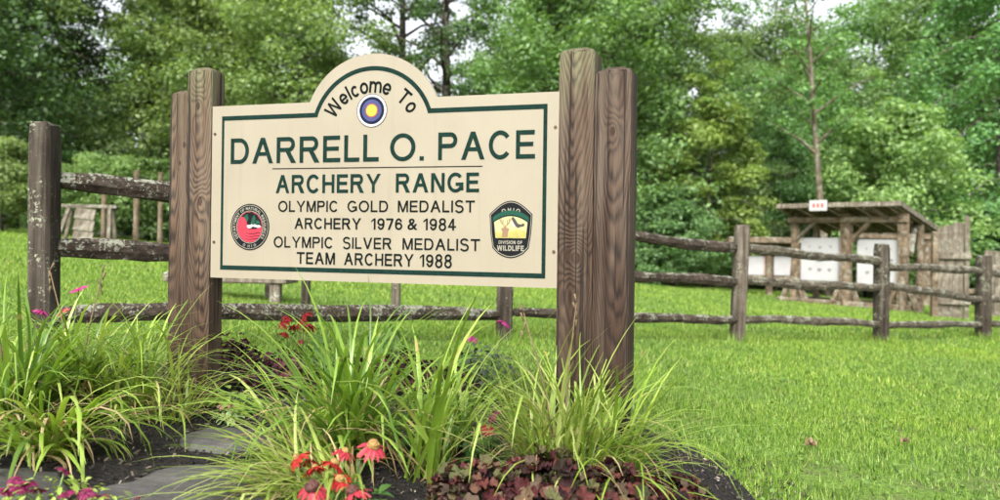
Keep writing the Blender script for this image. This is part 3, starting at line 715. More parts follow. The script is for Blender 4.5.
# rails between the posts (height above the ground at either end)
for (A, B, hs_, w_, h_, m_) in (
        (P0, P5, ((.955, .97), (.60, .62), (.225, .24)), .10, .118, M['rail']),
        (P5, P7, ((1.02, .985), (.645, .63), (.24, .235)), .09, .1, M['rail']),
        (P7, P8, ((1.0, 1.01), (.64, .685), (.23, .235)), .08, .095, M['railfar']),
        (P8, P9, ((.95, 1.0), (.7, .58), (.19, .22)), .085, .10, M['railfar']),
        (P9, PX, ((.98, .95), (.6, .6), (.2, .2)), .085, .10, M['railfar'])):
    for i, (ha, hb) in enumerate(hs_):
        mb = MB(); e = (B-A).normalized()*.05
        hewn(mb, A+Vector((0, 0, ha))-e*0-fence.location, B+Vector((0, 0, hb))+e-fence.location, w_, h_*(1.05-.08*(i == 2)), 11*i+int(A.y*7))
        me_o = mb.build('rail', m_, fence)

# ------------------------------------------------------------------ low bench, stakes and far frames on the left lawn
def at_box(root, name, m, x0, x1, y0, y1, z0, z1, rot=None, parent=None):
    mb = MB(); cx_, cy_, cz_ = (x0+x1)/2, (y0+y1)/2, (z0+z1)/2
    mb.box(x0-cx_, x1-cx_, y0-cy_, y1-cy_, z0-cz_, z1-cz_)
    bm = bmesh.new(); me = bpy.data.meshes.new(name); me.from_pydata(mb.v, [], mb.f); bm.from_mesh(me)
    bmesh.ops.bevel(bm, geom=bm.edges[:], offset=min(x1-x0, y1-y0, z1-z0)*.12, segments=1, affect='EDGES'); bm.to_mesh(me); bm.free()
    o = link(name, me, m, parent or root); o.location = (cx_, cy_, cz_)
    if rot: o.rotation_euler = rot
    return o
b = onground(262, 7.6)
bench = thing('wooden_bench', b, 'low grey plank bench on the lawn, seen under the lower left corner of the sign', 'bench', rz=R(-6))
at_box(bench, 'seat', M['barngrey'], -1.0, .34, -.17, .17, .19, .29)
for (x_, y_) in ((.2, -.1), (-.05, .35), (-.85, -.1), (-.85, .12)):
    at_box(bench, 'leg', M['barngrey'], x_-.055, x_+.055, y_-.045, min(y_+.045, .16) if y_ < .3 else y_+.045, -.06, .19)
def stake(u, d, h, w_, label, m, lean=0):
    P = onground(u, d); o = thing('wooden_stake', P, label, 'stake', rz=.2)
    mb = MB(); mb.tube([(0, 0, -.1), (lean*.3, 0, h*.4), (lean, 0, h)], [w_/2, w_/2*.97, w_/2*.9], 6); mb.build('stake_shaft', m, o)
    mb = MB(); mb.tube([(lean, 0, h), (lean, 0, h+.03)], [w_/2*.9, w_/2*.5], 6); mb.build('stake_top', m, o)
stake(306.5, 7.3, .62, .095, 'short dark stake right of the low bench, under the sign', M['fpost'])
stake(396.5, 7.3, .75, .1, 'grey brown stake under the middle of the sign, behind the bottom rail', M['barngrey'])

def pole(u, d, h, r_, label):
    P = onground(u, d); o = thing('wooden_pole', P, label, 'pole')
    mb = MB(); mb.tube([(0, 0, -.1), (.01, 0, h*.5), (0, .01, h)], [r_, r_*.95, r_*.85], 8); mb.build('pole_shaft', M['barn'], o)
    mb = MB(); mb.tube([(0, .01, h), (0, .01, h+.03)], [r_*1.05, r_*.7], 8); mb.build('pole_top', M['barn'], o)
pole(103, 16, 1.55, .055, 'thin upright pole rising behind the leaning target frame on the far left lawn')
pole(135.5, 16, 1.75, .065, 'thin upright pole standing clear to the right of the leaning target frame')
pole(159.5, 16, 1.75, .055, 'thin upright pole half hidden by the narrow left post of the sign')
b = onground(90, 15.2)
fr = thing('target_frame', b, 'grey timber target frame with leaning boards seen between the left fence rails', 'target frame', rz=R(10))
z0 = 0.
for (x_, tilt) in ((-.5, .25), (.42, -.05)):
    for s_ in (-1, 1):
        at_box(fr, 'leg', M['barngrey'], x_-.035, x_+.035, s_*.16-.03, s_*.16+.03, -.05, .86, (s_*.18, tilt, 0))
at_box(fr, 'top_beam', M['barngrey'], -.56, .52, -.05, .05, .85, .92)
for k in range(3):
    at_box(fr, 'leaning_board', M['barngrey'], -.22, .16, -.34+.06*k, -.30+.06*k, .12+.24*k, .35+.24*k, (-.28, .12, 0))
at_box(fr, 'foot_beam', M['barngrey'], -.55, .5, -.3, -.2, .02, .1)

# ------------------------------------------------------------------ archery range shelters on the right
def butt(root_loc, rz, w_, h_, dep, label, marks=True, lift=.32):
    o = thing('archery_target', root_loc, label, 'archery target', rz=rz)
    bm = bmesh.new(); bmesh.ops.create_cube(bm, size=1.); bmesh.ops.scale(bm, vec=(w_, dep, h_), verts=bm.verts); bmesh.ops.translate(bm, vec=(0, 0, lift+h_/2), verts=bm.verts)
    bmesh.ops.bevel(bm, geom=bm.edges[:], offset=.025, segments=2, affect='EDGES'); me = bpy.data.meshes.new('foam_block'); bm.to_mesh(me); bm.free(); link('foam_block', me, M['foam'], o)
    at_box(o, 'side_panel', M['foampink'], w_/2+.004, w_/2+.03, -dep/2, dep/2, lift, lift+h_+.02)
    at_box(o, 'support_beam', M['barn'], -w_/2, w_/2, -dep/2+.02, dep/2-.02, lift-.13, lift-.004)
    if marks:
        for (x_, z_, rr) in ((0, .52, .11), (-.25*w_, .28, .05), (0, .27, .055), (.25*w_, .27, .05), (-.3*w_, .56, .05), (.3*w_, .56, .045), (0, .78, .045), (-.27*w_, .8, .03), (.27*w_, .8, .03)):
            mb = MB(); n_ = 14; cpt = [(x_+rr*math.cos(2*math.pi*i/n_)*(1+.25*math.sin(i*2.3)), lift+h_*z_+rr*.8*math.sin(2*math.pi*i/n_)) for i in range(n_)]
            extrude_flat(mb, cpt, [tuple(range(n_))], -dep/2-.002, .004); mb.build('printed_spot', M['print'], o)
    return o
TH = R(44)
MP = onground(846, 18.0)
sh = thing('range_shelter', MP, 'open timber shelter with flat plank roof over two white targets on the range', 'shelter', rz=-TH)
def lump(root, name, m, pts, rads, n=8, seed=0, parent=None):
    mb = MB(); mb.tube(pts, rads, n); r_ = random.Random(seed)
    mb.v = [(a+r_.uniform(-.015, .015), b2+r_.uniform(-.015, .015), c2) for a, b2, c2 in mb.v]
    return mb.build(name, m, parent or root)
slope = -.03
for (x_, r_, hh_) in ((-1.28, .11, 2.25), (0, .155, 2.3), (1.28, .13, 2.3)):
    po = lump(sh, 'post', M['barn'], [(x_, 0, -.1), (x_, 0, .5), (x_+.02, 0, 1.3), (x_, 0, hh_)], [r_*1.1, r_, r_*.95, r_], seed=int(x_*10)+20)
    for s_ in (-1, 1):
        lump(sh, 'foot_brace', M['barn'], [(x_+s_*.36, -.02, -.05), (x_+s_*.09, -.03, .62)], [.085, .06], 6, parent=po)
at_box(sh, 'skid_beam', M['barn'], -1.7, 1.5, -.12, .0, .0, .13)
at_box(sh, 'skid_beam', M['barn'], -1.7, 1.5, .9, 1.02, .0, .12)
at_box(sh, 'front_beam', M['barn'], -1.42, 1.42, -.16, -.02, 2.08, 2.22)
RT = Matrix.Rotation(R(-9), 4, 'X')
roof = MB()
for k in range(8):
    x0 = -1.45+k*.356; roof.box(x0, x0+.33, -.7, 2.9, 0+.006*(k % 2), .03+.006*(k % 2), RT)
ro = roof.build('roof', M['barn'], sh); ro.location = (0, 0, 2.4)
for x_ in (-1.38, -.7, 0, .6, 1.3):
    mb = MB(); mb.box(x_-.05, x_+.05, -.62, 2.85, -.11, -.004, RT); o = mb.build('rafter', M['barn'], ro)
mb = MB(); mb.box(-1.47, 1.39, -.735, -.705, -.07, .04, RT); mb.build('fascia', M['barngrey'], ro)
mb = MB(); mb.box(1.39, 1.42, -.735, 2.9, -.07, .05, RT); mb.build('rake_board', M['barngrey'], ro)
for x_ in (-1.28, 1.28):
    lump(sh, 'back_post', M['barn'], [(x_, 1.5, -.1), (x_, 1.5, 1.0), (x_, 1.5, 2.1)], [.1, .09, .09], seed=int(x_*7)+40)
lump(sh, 'knee_brace', M['barngrey'], [(1.42, .05, 1.35), (1.12, 1.6, 2.1)], [.06, .06], 5)
lump(sh, 'knee_brace', M['barngrey'], [(-1.24, -.02, 1.65), (-.75, -.05, 2.12)], [.05, .05], 5)
lump(sh, 'knee_brace', M['barn'], [(.1, -.02, 1.6), (.55, -.05, 2.12)], [.06, .06], 5)
sp_ = at_box(sh, 'sign_plate', M['white'], -.62, -.2, -.775, -.75, 2.36, 2.62)
mb = MB()
for k in range(3): mb.box(-.13+.1*k, -.07+.1*k, -.019, -.0135, -.05, .05)
mb.build('red_print', M['signred'], sp_)
def shloc(x_, y_):
    p = sh.location + Matrix.Rotation(-TH, 3, 'Z') @ Vector((x_, y_, 0)); p.z = float(gz(p.x, p.y)); return p
butt(shloc(-.66, .25), -TH, .98, 1.12, .36, 'white foam target with grey spots under the left bay of the plank roofed shelter', lift=.58)
butt(shloc(.72, .25), -TH, .98, 1.12, .36, 'white foam target with grey spots under the right bay, behind a fence post', lift=.58)

# second, lower shelter further left
MP2 = onground(768, 23)
s2 = thing('range_shelter', MP2, 'far low log roofed shelter with two small white targets, just right of a fence post', 'shelter', rz=R(-8))
for x_ in (-.95, .05, 1.0): lump(s2, 'post', M['barn'], [(x_, 0, -.1), (x_, 0, .8), (x_, 0, 1.6)], [.12, .11, .1], seed=int(x_*9)+60)
at_box(s2, 'roof', M['barn'], -1.3, 1.3, -.55, .6, 1.6, 1.78, (R(-6), 0, 0)); at_box(s2, 'front_beam', M['barngrey'], -1.25, 1.25, -.2, -.04, 1.36, 1.53)
at_box(s2, 'lower_rail', M['barn'], -1.2, 1.2, -.2, -.07, .42, .56)
for (x_, lb) in ((-.45, 'small white target in the far low shelter, the one nearer the fence post'), (.52, 'small white target in the far low shelter, the one nearer the plank roofed shelter')):
    p = MP2 + Matrix.Rotation(R(-8), 3, 'Z') @ Vector((x_, .15, 0)); butt(p, R(-8), .66, .62, .3, lb, False, .62)
# third shelter behind the screen
MP3 = onground(918, 22.5)
s3 = thing('range_shelter', MP3, 'far brown timber shelter behind the board screen, with round hole in its gable', 'shelter', rz=R(-20))
for x_ in (-1.0, 0.25): lump(s3, 'post', M['barn'], [(x_, 0, -.1), (x_, 0, 1.), (x_, 0, 2.05)], [.17, .15, .14], seed=int(x_*9)+80)
at_box(s3, 'roof_beam', M['barn'], -1.9, 1.3, -.2, .1, 2.05, 2.24); at_box(s3, 'roof', M['barngrey'], -1.9, 1.2, -.35, 1.3, 2.25, 2.33, (R(-5), 0, 0))
g3 = at_box(s3, 'gable_board', M['barn'], -.02+.3, .95, -.05, .05, 1.5, 2.04)
mb = MB(); mb.tube([(0, -.062, 0), (0, -.054, 0)], [.2, .2], 18); o = mb.build('round_hole', M['black'], g3)
at_box(s3, 'lower_rail', M['barn'], -1.6, 1.6, -.2, -.08, .42, .56)
p = MP3 + Matrix.Rotation(R(-20), 3, 'Z') @ Vector((.75, .2, 0)); butt(p, R(-20), .8, .82, .3, 'white target far behind, just left of the tall board screen', False, .6)
# tall board screen, and the wall at the frame edge
MP4 = onground(951, 15.6)
s4 = thing('board_screen', MP4, 'tall narrow screen of weathered upright boards on the range', 'screen', rz=R(-14))
for i, (x0, x1, y_, zt) in enumerate(((-.27, -.16, -.02, 1.95), (-.155, .04, .0, 2.0), (.045, .24, .01, 2.06), (.25, .34, -.03, 2.2))):
    at_box(s4, 'board', M['barngrey'], x0, x1, y_-.025, y_+.025, -.08, zt)
at_box(s4, 'cross_rail', M['barngrey'], -.29, .36, -.11, -.06, 1.28, 1.42); at_box(s4, 'cross_rail', M['barngrey'], -.29, .36, -.11, -.06, .3, .42)
at_box(s4, 'post', M['barn'], -.39, -.28, -.14, .02, -.1, 1.86)
MP5 = onground(1010, 17.5)
s5 = thing('board_wall', MP5, 'grey upright board wall cut off by the right edge of the picture', 'wall', rz=R(-12))
for i in range(7): at_box(s5, 'board', M['barngrey'], -.55+.22*i, -.345+.22*i, -.02, .02+.004*(i % 2), -.1, 1.62-.02*(i % 3))
at_box(s5, 'cross_rail', M['barngrey'], -.6, 1.0, -.09, -.03, 1.15, 1.27)

# ------------------------------------------------------------------ trees
def unit(rg_, n):
    v = rg_.normal(size=(n, 3)); return v/np.linalg.norm(v, axis=1)[:, None]
def leaves(centres, radii, per, size, rg_, flat=.55, up=.55):
    C = np.repeat(centres, per, 0); Rr = np.repeat(radii, per); n = len(C)
    d = unit(rg_, n); d[:, 2] = np.where(rg_.random(n) < .35, np.abs(d[:, 2]), d[:, 2])
    r_ = rg_.random(n)**.45*Rr
    P = C + d*r_[:, None]*np.array([1, 1, flat])
    nr = d*.45 + np.array([0, 0, up]) + rg_.normal(0, .38, (n, 3)); nr /= np.linalg.norm(nr, axis=1)[:, None]
    a = np.cross(nr, rg_.normal(size=(n, 3))); a /= np.linalg.norm(a, axis=1)[:, None]; b2 = np.cross(nr, a)
    s_ = size*rg_.uniform(.6, 1.35, n); a *= s_[:, None]*.5; b2 *= s_[:, None]*.3
    dr = np.array([0, 0, -1.])*(s_*.12)[:, None]
    return np.stack([P-a, P-b2, P+a+dr, P+b2], 1).reshape(-1, 3)
def make_tree(seed, H, base_h, Rad, nb, per, leaf, cl, droop=.25, rise=.35, trunk_r=.22, lean=(0, 0), top_heavy=.45, skip=0., per_branch=4, flat=.55):
    """returns (trunk mesh builder, leaf vertices)"""
    rg_ = np.random.default_rng(seed); mb = MB(); cs = []; rs = []
    zs = np.linspace(0, H*.96, 9)
    wob = rg_.normal(0, .05, (9, 2)).cumsum(0)*.6
    tp = [Vector((lean[0]*z/H+wob[i, 0]*(i > 0), lean[1]*z/H+wob[i, 1]*(i > 0), z-.2*(i == 0))) for i, z in enumerate(zs)]
    mb.tube(tp, [trunk_r*(1.35 if i == 0 else 1-.9*i/8.) for i in range(9)], 8)
    def trunk_at(z):
        f = min(.999, z/(H*.96))*8; i = int(f); return tp[i].lerp(tp[i+1], f-i)
    for b2 in range(nb):
        f = (b2+.5)/nb; h0 = base_h+(H*.93-base_h)*f
        pr = Rad*(.32+.68*math.sin(math.pi*min(1, .18+(1-top_heavy)*0+.8*f))**.8)
        az = b2*2.39996+rg_.uniform(-.5, .5); L = pr*rg_.uniform(.65, 1.1)
        o = trunk_at(h0); dirv = Vector((math.cos(az), math.sin(az), 0)); pts = [o]
        for q in (.35, .7, 1.0):
            pts.append(o+dirv*L*q+Vector((rg_.normal(0, .08)*L*q, rg_.normal(0, .08)*L*q, rise*L*q-droop*L*q*q)))
        rb = trunk_r*.42*(1-.75*f)
        mb.tube(pts, [rb, rb*.7, rb*.45, rb*.15], 5, False)
        if rg_.random() < skip: continue
        for j in range(per_branch):
            q = .42+.6*(j+rg_.random()*.7)/per_branch
            i_ = 0 if q < .35 else 1 if q < .7 else 2; qq = (.0, .35, .7, 1.)
            p = pts[i_].lerp(pts[i_+1], min(1.15, (q-qq[i_])/(qq[i_+1]-qq[i_])))
            off = rg_.normal(0, .17, 3)*L*np.array([1, 1, .6])
            cs.append(np.array(p)+off); rs.append(cl*rg_.uniform(.6, 1.25))
    for j in range(4): cs.append(np.array(tp[-1])+rg_.normal(0, cl*.6, 3)); rs.append(cl*.8)
    return mb, leaves(np.array(cs), np.array(rs), per, leaf, rg_, flat)
def build_tree_kind(*a, **k):
    mb, V = make_tree(*a, **k)
    me_t = bpy.data.meshes.new('trunk'); me_t.from_pydata(mb.v, [], mb.f); me_t.materials.append(M['trunk'])
    me_t.polygons.foreach_set('use_smooth', [True]*len(me_t.polygons))
    me_c = np_mesh('crown', V, 4); me_c.materials.append(M['f_mid'])
    return me_t, me_c
K = {
 'broad0': build_tree_kind(11, 14.5, 1.6, 5.0, 38, 260, 0.19, 1.15, flat=.8),
 'broad1': build_tree_kind(12, 15.5, 1.4, 5.2, 42, 250, .185, 1.1, droop=.4, flat=.8),
 'broad2': build_tree_kind(13, 14., 1.0, 4.6, 40, 250, .18, 1.05, droop=.15, rise=.5, flat=.85),
 'layer': build_tree_kind(14, 14.5, 1.3, 5.4, 40, 260, .175, 1.05, droop=.22, rise=.15, flat=.5),
 'open': build_tree_kind(15, 17., 3.0, 4.2, 34, 131, 0.168, .75, rise=.7, skip=.12, trunk_r=.34, per_branch=4),
 'open2': build_tree_kind(16, 17., 2.4, 4.0, 36, 122, 0.168, .7, rise=.8, skip=.12, trunk_r=.3, per_branch=4, lean=(.8, 0)),
 'lime': build_tree_kind(17, 8., 1.0, 2.6, 26, 183, 0.168, .62, droop=.5, rise=.35, trunk_r=.12),
 'small': build_tree_kind(18, 7.5, .8, 3.2, 30, 240, .17, .85, droop=.35, rise=.35, trunk_r=.12, flat=.65),
 'thin': build_tree_kind(19, 14., 5.0, 2.2, 22, 73, 0.154, .55, rise=.9, trunk_r=.15, lean=(1.1, 0), per_branch=3),
 'droop': build_tree_kind(20, 17., .8, 4.6, 44, 210, 0.182, .95, droop=.7, rise=.15, trunk_r=.3, flat=.75),
 'bush0': build_tree_kind(21, 3.2, .15, 1.9, 22, 192, 0.119, .55, rise=.55, trunk_r=.05),
 'bush1': build_tree_kind(22, 2.6, .1, 2.0, 22, 192, 0.112, .5, rise=.4, trunk_r=.05, flat=.45),
}
def plant_tree(name, kind, u, d, sc_, mat_, label, cat, group=None, rz=None, sz=None, trunk_m=None):
    P = onground(u, d); P.z -= .05
    root = thing(name, P, label, cat, group, rz if rz is not None else rnd.uniform(0, 6.28))
    root.scale = (sc_, sc_, sz or sc_)
    for nm, me, m_ in (('trunk', K[kind][0], trunk_m or M['trunk']), ('crown', K[kind][1], mat_)):
        o = bpy.data.objects.new(nm, me); COL.objects.link(o); o.parent = root
        o.material_slots[0].link = 'OBJECT'; o.material_slots[0].material = m_
    return root
ROW = [
 ('broad1', -35, 25, 1.0, 'f_dark', 'dark green tree leaning in at the left edge of the picture'),
 ('broad0', 12, 29, .85, 'f_dark', 'tall very dark tree behind the left end post of the fence'),
 ('layer', 150, 30, .92, 'f_light', 'tree with flat spreading yellow green boughs behind the left fence rails'),
 ('broad2', 222, 31, 1.0, 'f_light', 'yellow green tree behind the tall left post of the sign'),
 ('broad0', 296, 29, .86, 'f_light', 'light green tree behind the left shoulder of the sign'),
 ('open', 401, 32, 1.0, 'f_dark', 'thin leaved dark tree with sky around its trunk, behind the arch of the sign'),
 ('open2', 446, 30, 1.0, 'f_dark', 'dark trunked open tree against the sky, just right of the arch of the sign'),
 ('broad1', 548, 28, .8, 'f_mid', 'full green tree above the right shoulder of the sign'),
 ('broad2', 605, 29, 1.05, 'f_mid', 'full green tree behind the pair of right posts of the sign'),
 ('layer', 668, 33, .95, 'f_mid', 'broad green tree just right of the right posts, behind the lime tree'),
 ('lime', 706, 28, 1.0, 'f_lime', 'bright lime green young tree with hanging boughs right of the sign'),
 ('broad0', 768, 37, .8, 'f_blue', 'round topped mid green tree behind the far low shelter'),
 ('thin', 829, 26, 1.0, 'f_mid', 'tall slender pale trunked tree rising behind the plank roofed shelter'),
 ('small', 884, 27, .98, 'f_light', 'low light green tree right behind the plank roofed shelter'),
 ('droop', 936, 33, 1.0, 'f_mid', 'tall green tree with dark trunk behind the board screen'),
 ('droop', 1000, 29, .95, 'f_blue', 'shady drooping tree at the right edge of the picture'),
]
for (k, u, d, s_, m_, lb) in ROW:
    plant_tree('tree', k, u, d, s_, M[m_], lb, 'tree', 'trees along the edge of the wood', trunk_m=M['palebark'] if k == 'thin' else None)
gl = 'green tree deeper in the wood, only bits of its crown showing between nearer trees'
for i, (k, u, d, s_, m_) in enumerate((('broad2', -20, 40, 1.0, 'f_dark'), ('broad1', 185, 41, 1.0, 'f_mid'), ('broad2', 265, 40, 1.05, 'f_mid'), ('broad0', 320, 42, .8, 'f_mid'),
        ('broad0', 530, 40, .9, 'f_mid'), ('broad1', 565, 41, 1.1, 'f_mid'), ('broad2', 640, 42, 1.05, 'f_dark'), ('droop', 735, 43, .95, 'f_dark'), ('broad1', 775, 46, 1.15, 'f_mid'), ('broad1', 818, 44, .95, 'f_dark'), ('broad0', 872, 41, 1.15, 'f_mid'), ('broad1', 955, 43, 1.15, 'f_dark'), ('broad2', 1050, 38, 1.1, 'f_dark'))):
    plant_tree('tree', k, u, d, s_, M[m_], gl, 'tree', 'trees deeper in the wood')
SHR = [
 ('bush0', 4, 21.5, .85, 'f_light', 'light green shrub at the left edge behind the end post'),
 ('bush1', 60, 26, 1.0, 'f_mid', 'mid green shrub between the left end post and the leaning target frame'),
 ('bush0', 105, 25, .9, 'f_light', 'light shrub right behind the leaning target frame'),
 ('bush1', 150, 26, 1.0, 'f_mid', 'shrub behind the thin poles left of the sign'),
 ('bush0', 195, 27, 1.0, 'f_mid', 'shrub mostly hidden behind the left posts of the sign'),
 ('bush0', 640, 27, 1.1, 'f_blue', 'green shrub beside the right post of the sign at the wood edge'),
 ('bush1', 672, 26, 1.15, 'f_blue', 'wide shrub under the lime tree, left of its trunk'),
 ('bush0', 708, 29.5, 1.0, 'f_mid', 'shrub under the lime tree, behind the fence post'),
 ('bush1', 742, 31, 1.1, 'f_blue', 'low shrub between the fence post and the far low shelter'),
 ('bush1', 778, 31, 1.0, 'f_light', 'bright low shrub above the roof of the far low shelter'),
 ('bush0', 815, 30, 1.0, 'f_dark', 'dark shrub seen under the roof of the plank roofed shelter, left bay'),
 ('bush1', 868, 27.5, 1.1, 'f_mid', 'shrub seen under the roof of the plank roofed shelter, right bay'),
 ('bush0', 915, 30, 1.1, 'f_mid', 'shrub between the plank roofed shelter and the board screen'),
 ('bush0', 970, 27, 1.2, 'f_blue', 'dark shrub right of the board screen'),
 ('bush1', 1005, 26, 1.2, 'f_blue', 'dark shrub behind the board wall at the right edge'),
]
for (k, u, d, s_, m_, lb) in SHR:
    plant_tree('shrub', k, u, d, s_, M[m_], lb, 'shrub', 'shrubs along the edge of the wood')
# the wood behind, one mass
rg = np.random.default_rng(77); cs = []; rs = []
for i in range(900):
    u = rg.uniform(-160, 1160); d = rg.uniform(46, 62)
    vt = 45.
    if 372 < u < 480: vt = 88. if rg.random() < .35 else 112.
    elif 62 < u < 124: vt = 62.
    elif 715 < u < 800: vt = 12.
    P = onground(u, d); zt = (HS-vt)/F*d+CAMZ-1.2
    cs.append((P.x, d, rg.uniform(P.z+.3, zt))); rs.append(rg.uniform(1.2, 2.1))
V = leaves(np.array(cs), np.array(rs), 150, .38, rg, .65)
tag(link('background_wood', np_mesh('background_wood', V, 4), M['woods']), 'dark mass of wood filling the gaps behind the trees', 'wood', kind='stuff')

# ------------------------------------------------------------------ flower bed plants
def blade_mesh(n, L, w_, seed, el=(58, 86), curl=(1.2, 2.6), az=(0, 360), spread=.07, seg=8, fold=.25):
    rg_ = random.Random(seed); mb = MB()
    for i in range(n):
        a = R(rg_.uniform(*az)); Lb = L*rg_.uniform(.45, 1.1); wb = w_*rg_.uniform(.55, 1.25)
        th = R(90-rg_.uniform(*el)); cu = rg_.uniform(*curl)*rg_.uniform(.5, 1.1); tw = rg_.uniform(-.5, .5)
        r0 = spread*math.sqrt(rg_.random()); a0 = rg_.uniform(0, 6.28)
        p = Vector((r0*math.cos(a0), r0*math.sin(a0), -.01)); vs = []; fs = []
        bend = rg_.random() < .12; kink = rg_.uniform(.4, .75)
        for k in range(seg+1):
            s_ = k/seg; ang = th+cu*s_**1.8*1.0
            if bend and s_ > kink: ang += 1.1
            ang = min(ang, 2.85)
            aa = a+tw*s_
            t_ = Vector((math.sin(ang)*math.cos(aa), math.sin(ang)*math.sin(aa), math.cos(ang)))
            sd = Vector((-math.sin(aa), math.cos(aa), 0)); nn = t_.cross(sd)
            ww = wb*.5*(.55+.45*min(1, s_*4))*(1-s_**3.2)**.8 if k < seg else .0004
            vs += [p-sd*ww, p+nn*(ww*fold), p+sd*ww]
            if k < seg: p = p+t_*(Lb/seg)
            if k:
                o = 3*(k-1); fs += [(o, o+1, o+4, o+3), (o+1, o+2, o+5, o+4)]
        mb.add(vs, fs)
    return mb
def bedpt(u, v):
    P = G(u, v); P.z = float(bed_z(P.x, P.y)) if in_bed(P.x, P.y) else P.z; return P
def lily(u, v, n, L, w_, seed, m_, label, dry=.12, stalks=0, **kw):
    P = bedpt(u, v); o = thing('daylily', P, label, 'daylily', 'strap leaved clumps in the flower bed')
    blade_mesh(n, L, w_, seed, **kw).build('leaves', M[m_], o, True)
    if dry: 
        k2 = dict(kw); k2['el'] = (25, 75); k2['curl'] = (1.5, 3.2)
        blade_mesh(max(3, int(n*dry)), L*.75, w_*.7, seed+500, **k2).build('dry_leaves', M['straw'], o, True)
    r_ = random.Random(seed+9)
    for i in range(stalks):
        a = r_.uniform(0, 6.28); h = L*r_.uniform(.85, 1.1); x_ = .12*math.cos(a); y_ = .08*math.sin(a); mb = MB()
        mb.tube([(0, 0, 0), (x_*.5, y_*.5, h*.6), (x_*1.1, y_*1.1, h)], [.004, .0032, .002], 5)
        for q in range(4): mb.tube([(x_*1.1, y_*1.1, h-.03*q), (x_*1.1+r_.uniform(-.02, .02), y_*1.1, h-.03*q+.03)], [.0022, .0045], 5)
        mb.build('flower_stalk', M['drystalk'], o, True)
lily(14, 434, 200, .62, .014, 1, 'lilydeep', 'tall lush strap leaved clump cut by the left edge of the picture', stalks=2, el=(48, 86), curl=(1.2, 2.8), dry=.25)
lily(76, 418, 190, .57, .014, 2, 'lily', 'wide strap leaved clump in front of the left end post of the fence', stalks=2, el=(44, 86), spread=.1, curl=(1.2, 2.8), dry=.25)
lily(126, 420, 170, .55, .012, 3, 'lily', 'strap leaved clump left of the narrow left post of the sign', dry=.4, el=(40, 84), spread=.1, curl=(1.2, 2.8))
lily(166, 422, 75, .54, .010, 4, 'lilypale', 'thin leaved clump arching in front of the tall left post', dry=.4, el=(34, 80), az=(-90, 230), spread=.09)
lily(48, 460, 90, .56, .018, 5, 'lily', 'wide leaved clump drooping over the flagstones at lower left', dry=.4, el=(28, 62), curl=(1.6, 3.0), az=(190, 400))
lily(352, 464, 245, .70, .015, 6, 'lilydeep', 'big strap leaved clump in front of the middle of the sign', el=(36, 86), spread=.1, curl=(1., 2.6), dry=.25)
lily(424, 484, 34, .68, .021, 7, 'lily', 'clump with broad upright blades at the lower middle of the bed', el=(58, 88), curl=(.5, 1.8), dry=.3)
lily(328, 503, 225, .50, .0115, 8, 'lilypale', 'low clump spilling over the large flagstone', el=(12, 52), az=(110, 290), curl=(.9, 1.9), spread=.12, dry=.2)
lily(560, 492, 270, .62, .0105, 9, 'lilypale', 'dense pale clump in front of the right posts of the sign', dry=.4, el=(42, 88), curl=(.8, 2.4), stalks=2, spread=.11)
lily(598, 494, 180, .60, .011, 10, 'lily', 'arching clump at the right end of the bed beside the bare mulch', el=(26, 82), az=(-110, 130), spread=.1, dry=.25)
lily(528, 420, 150, .42, .006, 11, 'lilypale', 'fine leaved pale clump behind the dense one, left of the right posts', curl=(.8, 2.), dry=.05, spread=.12)
lily(306, 452, 26, .62, .013, 12, 'lily', 'sparse clump of long arching leaves beside the upper flagstone', el=(36, 72), az=(100, 260), curl=(1.2, 2.2))
lily(452, 446, 100, .52, .011, 13, 'lily', 'loose clump of arching leaves between the broad blades and the grey green bush', el=(34, 80), curl=(1., 2.4))

def leaf_fan(n, size, spread, height, seed, lobes=5, wave=.18, tilt=.6, petiole=True):
    """a mound of rounded lobed leaves"""
    r_ = random.Random(seed); mb = MB()
    for i in range(n):
        a = r_.uniform(0, 6.28); q = math.sqrt(r_.random()); rad = spread*q; s_ = size*r_.uniform(.55, 1.2)
        c_ = Vector((rad*math.cos(a), rad*math.sin(a), height*(1-.55*q*q)*r_.uniform(.45, 1.08)))
        nrm = Vector((math.cos(a)*tilt*q+r_.uniform(-.5, .5), math.sin(a)*tilt*q+r_.uniform(-.5, .5), 1)).normalized()
        ax = nrm.cross(Vector((r_.uniform(-1, 1), r_.uniform(-1, 1), r_.uniform(-.2, .2)))).normalized(); ay = nrm.cross(ax)
        nn = 22; vs = [c_-nrm*s_*.14]; ph = r_.uniform(0, 6.28); cup = r_.uniform(-.1, .34); fs = []
        for (fr, wv) in ((.55, .35), (1., 1.)):
            for k in range(nn):
                t_ = 2*math.pi*k/nn; rr = s_*.5*fr*(1+.09*math.cos(7*t_+ph)*fr+.05*r_.uniform(-1, 1)*fr)*(1-.35*max(0, math.cos(t_-math.pi))**8)
                vs.append(c_+ax*math.cos(t_)*rr+ay*math.sin(t_)*rr*.9+nrm*(s_*(wave*.55*wv*math.sin(5*t_+ph)+cup*fr*fr*.6+wave*.5*wv*math.sin(2*t_+ph*1.7))))
        fs = [(0, 1+k, 1+(k+1) % nn) for k in range(nn)]+[(1+k, 1+nn+k, 1+nn+(k+1) % nn, 1+(k+1) % nn) for k in range(nn)]
        mb.add(vs, fs)
    return mb
